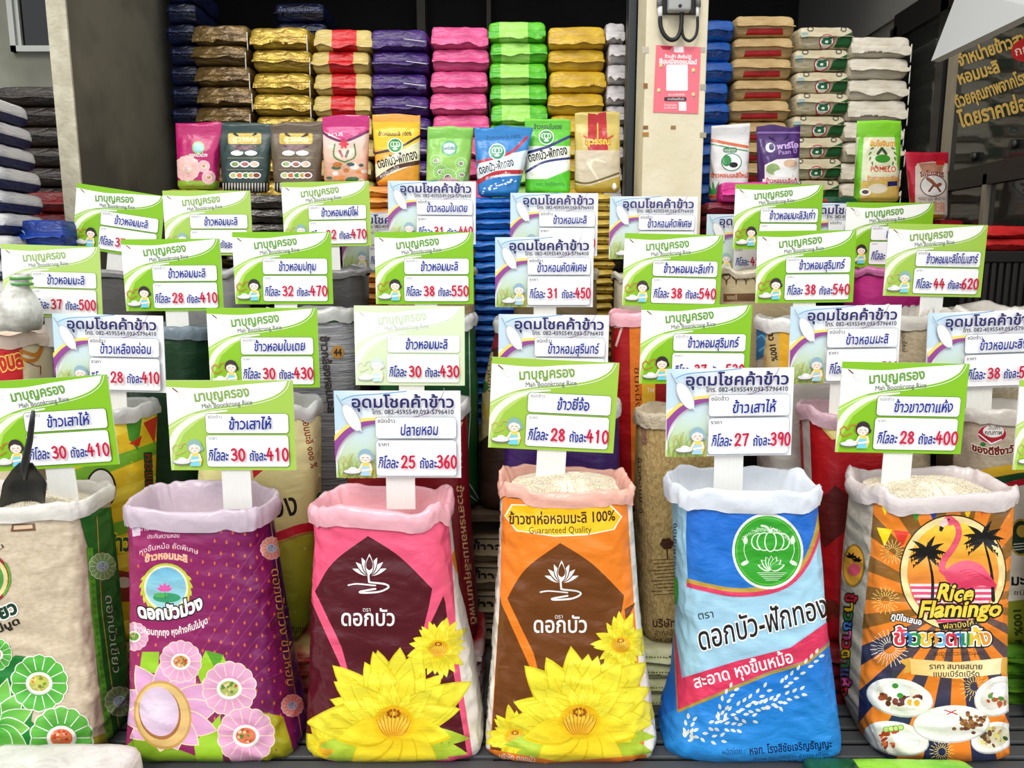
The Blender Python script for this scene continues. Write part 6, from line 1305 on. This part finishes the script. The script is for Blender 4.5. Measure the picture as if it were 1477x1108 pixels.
flat_front('flat white rice bag lying before the leftmost sack', 72, .46, .2, .165, 1.99, plas('flat_white', (236, 234, 228), (214, 210, 204)), 61)
flat_front('flat pale pink rice bag lying before the plum sack', 270, .36, .2, .07, 1.98, plas('flat_pink', (236, 206, 210), (220, 180, 190)), 62)
flat_front('flat lime green rice bag lying before the flamingo sack', 1330, .40, .2, .115, 1.99, plas('flat_lime', (150, 214, 60), (110, 186, 40)), 63, art=lambda a, w, h: a.text('หอมมะลิ 100%', .05, h * .7, w * .5, h * .25, (40, 110, 40), bold=.03))
flat_front('flat dark green rice bag lying between the blue and flamingo sacks', 1215, .16, .2, .12, 1.99, plas('flat_green', (24, 90, 50), (16, 60, 36)), 64)

# ------------------------------------------------------------------ far left: pile of white and navy bags, jug, odd bags
def navy_art(a, w, h):
    a.poly([(-w * .5, h * .52), (w * .45, h * .58), (w * .47, h * .86), (-w * .5, h * .84)], (24, 30, 84)); a.text('หอมมะลิ', w * .2, h * .78, w * .3, h * .16, (190, 196, 220), bold=.03)
stack('white and navy woven rice bag at the far left', -100, 145, 132, 3.25, 0, .098, body=plas('white_navy', (206, 204, 200), (170, 170, 176), .5, stripe=(2, -1, .04, (20, 24, 70))), seed=70, zbot=.86, d=.3, droop=.7, fl=.03, art=navy_art, xdrift=.008, w_m=.44)
bench('wooden bench under the far left pile of white and navy bags', -2.86, -2.28, 3.24, 3.56, .859)
stack('dark brown rice bag in the side room', 52, 88, 122, 4.3, 0, .11, body=plas('dark_brown_side', (52, 40, 32), (36, 28, 22)), seed=71, zbot=1.28, d=.5, w_m=.5)
bench('wooden bench in the side room', -3.1, -2.3, 4.28, 4.85, 1.279)
stack('bright red rice bag in the side room', 92, 60, 275, 3.9, 0, .11, body=plas('red_side', (150, 20, 20), (110, 12, 12)), seed=72, zbot=1.55, d=.3, w_m=.42)
bench('small wooden bench under the red side room bags', -2.7, -2.14, 3.88, 4.22, 1.549)
stack('royal blue rice bag beside the pale wall edge', 54, 60, 316, 3.36, 0, .13, body=plas('royal_blue', (20, 60, 150), (12, 40, 110)), seed=73, zbot=1.40, d=.14, w_m=.24, art=lambda a, w, h: a.line(ell(-w * .3, h * .5, .02, .02, 14), .006, (150, 200, 240)))
# small colourful clutter behind the blue bag
# white jug
def lathe(prof, c, n=40, sq=1.0): return loft([np.array([(c[0] + r * math.cos(t), c[1] + r * math.sin(t) * sq, c[2] + z) for t in np.linspace(0, 2 * math.pi, n, endpoint=False)]) for z, r in prof], False, False)
p = at(22, 476, 2.92); zt = at(38, 395, 2.92)[2] - p[2]
jg = root('plastic_jug', 'dirty white plastic jug with green neck ring standing on a rice sack', 'jug', tuple(p))
jb = lathe([(0, .005), (0, .088), (.03, .096), (.075, .092), (.11, .078), (.14, .058), (.16, .042), (.175, .034), (.19, .032), (zt, .03), (zt, .024), (zt - .03, .024)], p)
V = np.array(jb[0]); tt = (V[:, 2] - p[2]) / zt; V[:, 0] += .045 * tt ** 1.5
V[:, 2] += .006 * np.array([N(v[0] * 20, v[1] * 20, v[2] * 20) for v in V])
obj('jug_body', V, jb[1], mat('dirty_white_plastic', (236, 236, 228), .35, .2, 20, mix=(176, 174, 162), ms=16), jg)
for z in (.012, .034):
    V, F = lathe([(zt - z - .010, .034), (zt - z - .010, .039), (zt - z, .039), (zt - z, .034)], p); V = np.array(V); V[:, 0] += .045; obj('neck_ring', V, F, mat('ring_green', (84, 160, 70), .35), jg)
# black scoop stuck in the leftmost sack
sc = root('rice_scoop', 'black plastic scoop stuck in the rice of the leftmost sack', 'scoop', tuple(at(35, 715, 2.24)))
YQ = 2.17
def scoop_surface(of):
    rows = []
    for i in range(15):
        t = i / 14; py = 668 + 72 * t; l = np.interp(t, [0, .12, .4, 1], [27, 18, 4, -4]); r = np.interp(t, [0, .12, .4, 1], [46, 52, 67, 62]); row = []
        for j in range(13):
            u = j / 12; q = at(l + (r - l) * u, py, YQ + .05 * t); dep = .035 * math.sin(math.pi * u) ** .6 * min(1, t * 2.5) ; q = q + np.array((0, dep + of, 0)); row.append(q)
        rows.append(np.array(row))
    return rows
bl = mat('black_plastic', (38, 40, 42), .35, .1, 30)
r1, r2 = scoop_surface(0), scoop_surface(.004); nV = 13; V = np.vstack(r1 + r2); F = []
for s_, o in ((0, 0), (1, 15 * nV)):
    for i in range(14):
        for j in range(12): q = (o + i * nV + j, o + i * nV + j + 1, o + (i + 1) * nV + j + 1, o + (i + 1) * nV + j); F.append(q if s_ else q[::-1])
for i in range(14):
    for j in (0, 12): q = (i * nV + j, (i + 1) * nV + j, 15 * nV + (i + 1) * nV + j, 15 * nV + i * nV + j); F.append(q if j == 0 else q[::-1])
for i in (0, 14):
    for j in range(12): q = (i * nV + j, i * nV + j + 1, 15 * nV + i * nV + j + 1, 15 * nV + i * nV + j); F.append(q if i else q[::-1])
obj('scoop_blade', V, F, bl, sc)
obj('scoop_handle', *tube([at(48, 593, YQ - .05), at(46, 610, YQ - .045), at(43, 635, YQ - .035), at(38, 658, YQ - .02), at(36, 676, YQ), at(35, 690, YQ + .02)], .011, 10, [.45, .7, .8, .9, 1.2, .8]), bl, sc)

# ------------------------------------------------------------------ column fittings: junction box, black cables, pink poster
jx = root('junction_box', 'grey junction box with black frame high on the cream column', 'junction box', tuple(at(979, 12, YC)))
k_ = YC / FPX * 1.0
def onc(px, py, y=0): q = at(px, py, YC - y); return q
a_, b_ = onc(948, 22), onc(1010, -50)
obj('back_plate', *bevbox(a_[0], b_[0], YC - .02, YC - .001, a_[2], b_[2], .003), blackf, jx, smooth=False)
a_, b_ = onc(963, 17, .05), onc(998, -40, .05); obj('box_body', *bevbox(a_[0], b_[0], YC - .07, YC - .02, a_[2], b_[2], .012, 3), mat('box_grey', (176, 176, 172), .5), jx)
obj('box_screw', *tube([onc(981, 8, .075), onc(981, 8, .06)], .008, 10), steel, jx)
for px in (951, 1007):
    obj('cable_gland', *tube([onc(px, -6, .03), onc(px, 10, .03)], .013, 12), mat('gland_grey', (120, 120, 118), .5), jx); obj('cable_socket', *tube([onc(px + (1 if px < 960 else -1), 10, .03), onc(px + (1 if px < 960 else -1), 27, .03)], .0115 if px < 960 else .008, 12), mat('gland_white', (228, 226, 220), .5), jx)
for nm, pts, r in (('thick black cable looping below the junction box at left', [(952, 24), (953, 38), (958, 50), (966, 57), (975, 56), (981, 46), (983, 32), (983, 18)], .0105), ('thinner black cable looping below the junction box at right', [(1006, 24), (1006, 40), (1003, 52), (995, 59), (987, 55), (984, 45), (983.5, 30), (985, 18)], .007)):
    c_ = root('black_cable', nm, 'cable', tuple(onc(pts[3][0], pts[3][1], .03))); P_ = spline(pts, 5); obj('cable', *tube([onc(x, y, .032 + .001 * i / len(P_)) for i, (x, y) in enumerate(P_)], r, 10), mat('cable_black', (18, 18, 18), .4), c_)
ps = root('pink_poster', 'pink paper poster with white panel pasted on the cream column', 'poster', tuple(onc(977, 115)))
pc = [(946.5, 65), (1011, 68), (1007, 164), (942, 162)]; n_ = 14; V, F = [], []
for sgn in (0, 1):
    for i in range(n_ + 1):
        for j in range(n_ + 1):
            u, v = i / n_, j / n_; x = (pc[0][0] * (1 - u) + pc[1][0] * u) * (1 - v) + (pc[3][0] * (1 - u) + pc[2][0] * u) * v; y = (pc[0][1] * (1 - u) + pc[1][1] * u) * (1 - v) + (pc[3][1] * (1 - u) + pc[2][1] * u) * v
            V.append(onc(x, y, .0035 + .0015 * N(u * 3, v * 9, 2) - sgn * .001))
    o = sgn * (n_ + 1) ** 2
    for i in range(n_):
        for j in range(n_): q = (o + i * (n_ + 1) + j, o + i * (n_ + 1) + j + 1, o + (i + 1) * (n_ + 1) + j + 1, o + (i + 1) * (n_ + 1) + j); F.append(q if sgn else q[::-1])
pb = (V, F); obj('paper', V, F, mat('pink_paper', (246, 118, 132), .6), ps)
a = Art(); a.poly([(952, 66), (970, 67), (966, 72), (956, 71)], (190, 20, 50)); a.poly([(972, 67), (986, 67.5), (986, 76), (972, 75.5)], (250, 236, 236)); a.text('ร้านค้า สั่งซื้อได้', 978, 84, 38, 3.6, W, rot=.03, bold=.03); a.text('สี่มุมเมืองออนไลน์', 978, 92, 54, 5, W, rot=.03, bold=.04)
a.poly(rrect(961, 93, 992, 131, 2), (250, 248, 246)); a.text('สแกนเพื่อสั่งซื้อ', 976, 138, 24, 2.4, W); a.poly(rrect(958, 140, 990, 146, 2), (70, 46, 50)); a.text('ดาวน์โหลดได้แล้ว', 975, 144.4, 24, 2.4, W); a.poly(rrect(979, 147, 990, 160, 1), (250, 236, 236)); a.text('โทรสอบถาม', 967, 153, 18, 2.4, W); a.text('02-995-0610', 967, 157, 18, 2.4, W)
for x, y in ((1000, 101), (950, 130), (1000, 136), (953, 94)): a.poly(ell(x, y, 2.4, 3, 10), (236, 220, 150)); a.poly(ell(x + 1, y + 3, 1.6, 1.4, 8), (110, 160, 90))
printed(a, pb, 'poster_print', ps, mat('poster_ink', None, .6), step=6, off=.0008)
# things inside and behind the glass at the right: red bags and a black slatted crate
flat = plas('red_right', (200, 40, 40), (160, 24, 24))
for i, (cx, py, nm) in enumerate(((1418, 322, 'red rice bag on the black crate at right'),)):
    pt = at(cx, py, 3.05)
cr = root('slatted_crate', 'black slatted crate at the right behind the pale 620 sign', 'crate', (2.1, 3.4, 0))
x0, x1 = 1.93, 2.28; zc = at(1420, 362, 3.27)[2]
obj('crate_top', *bevbox(x0, x1, 3.25, 3.42, zc - .05, zc, .006), blackf, cr, smooth=False); obj('crate_bottom', *bevbox(x0, x1, 3.25, 3.42, .9, .95, .006), blackf, cr, smooth=False)
for q in range(11): x = x0 + .01 + q * (x1 - x0 - .04) / 10; obj('slat', *bevbox(x, x + .018, 3.255, 3.27, .95, zc - .05, .002, 1), mat('slat_black', (34, 32, 30), .5), cr, smooth=False)
obj('crate_back', *bevbox(x0, x1, 3.40, 3.42, .95, zc - .05, .003, 1), blackf, cr, smooth=False)
for x in (x0 + .03, x1 - .03):
    for y in (3.28, 3.39): obj('leg', *bevbox(x - .02, x + .02, y - .02, y + .02, 0, .9, .003, 1), blackf, cr, smooth=False)
stack('red rice bag lying on the black slatted crate', 1452, 90, 325, 3.27, 0, .06, body=flat, seed=81, d=.15, zbot=zc, w_m=.28)
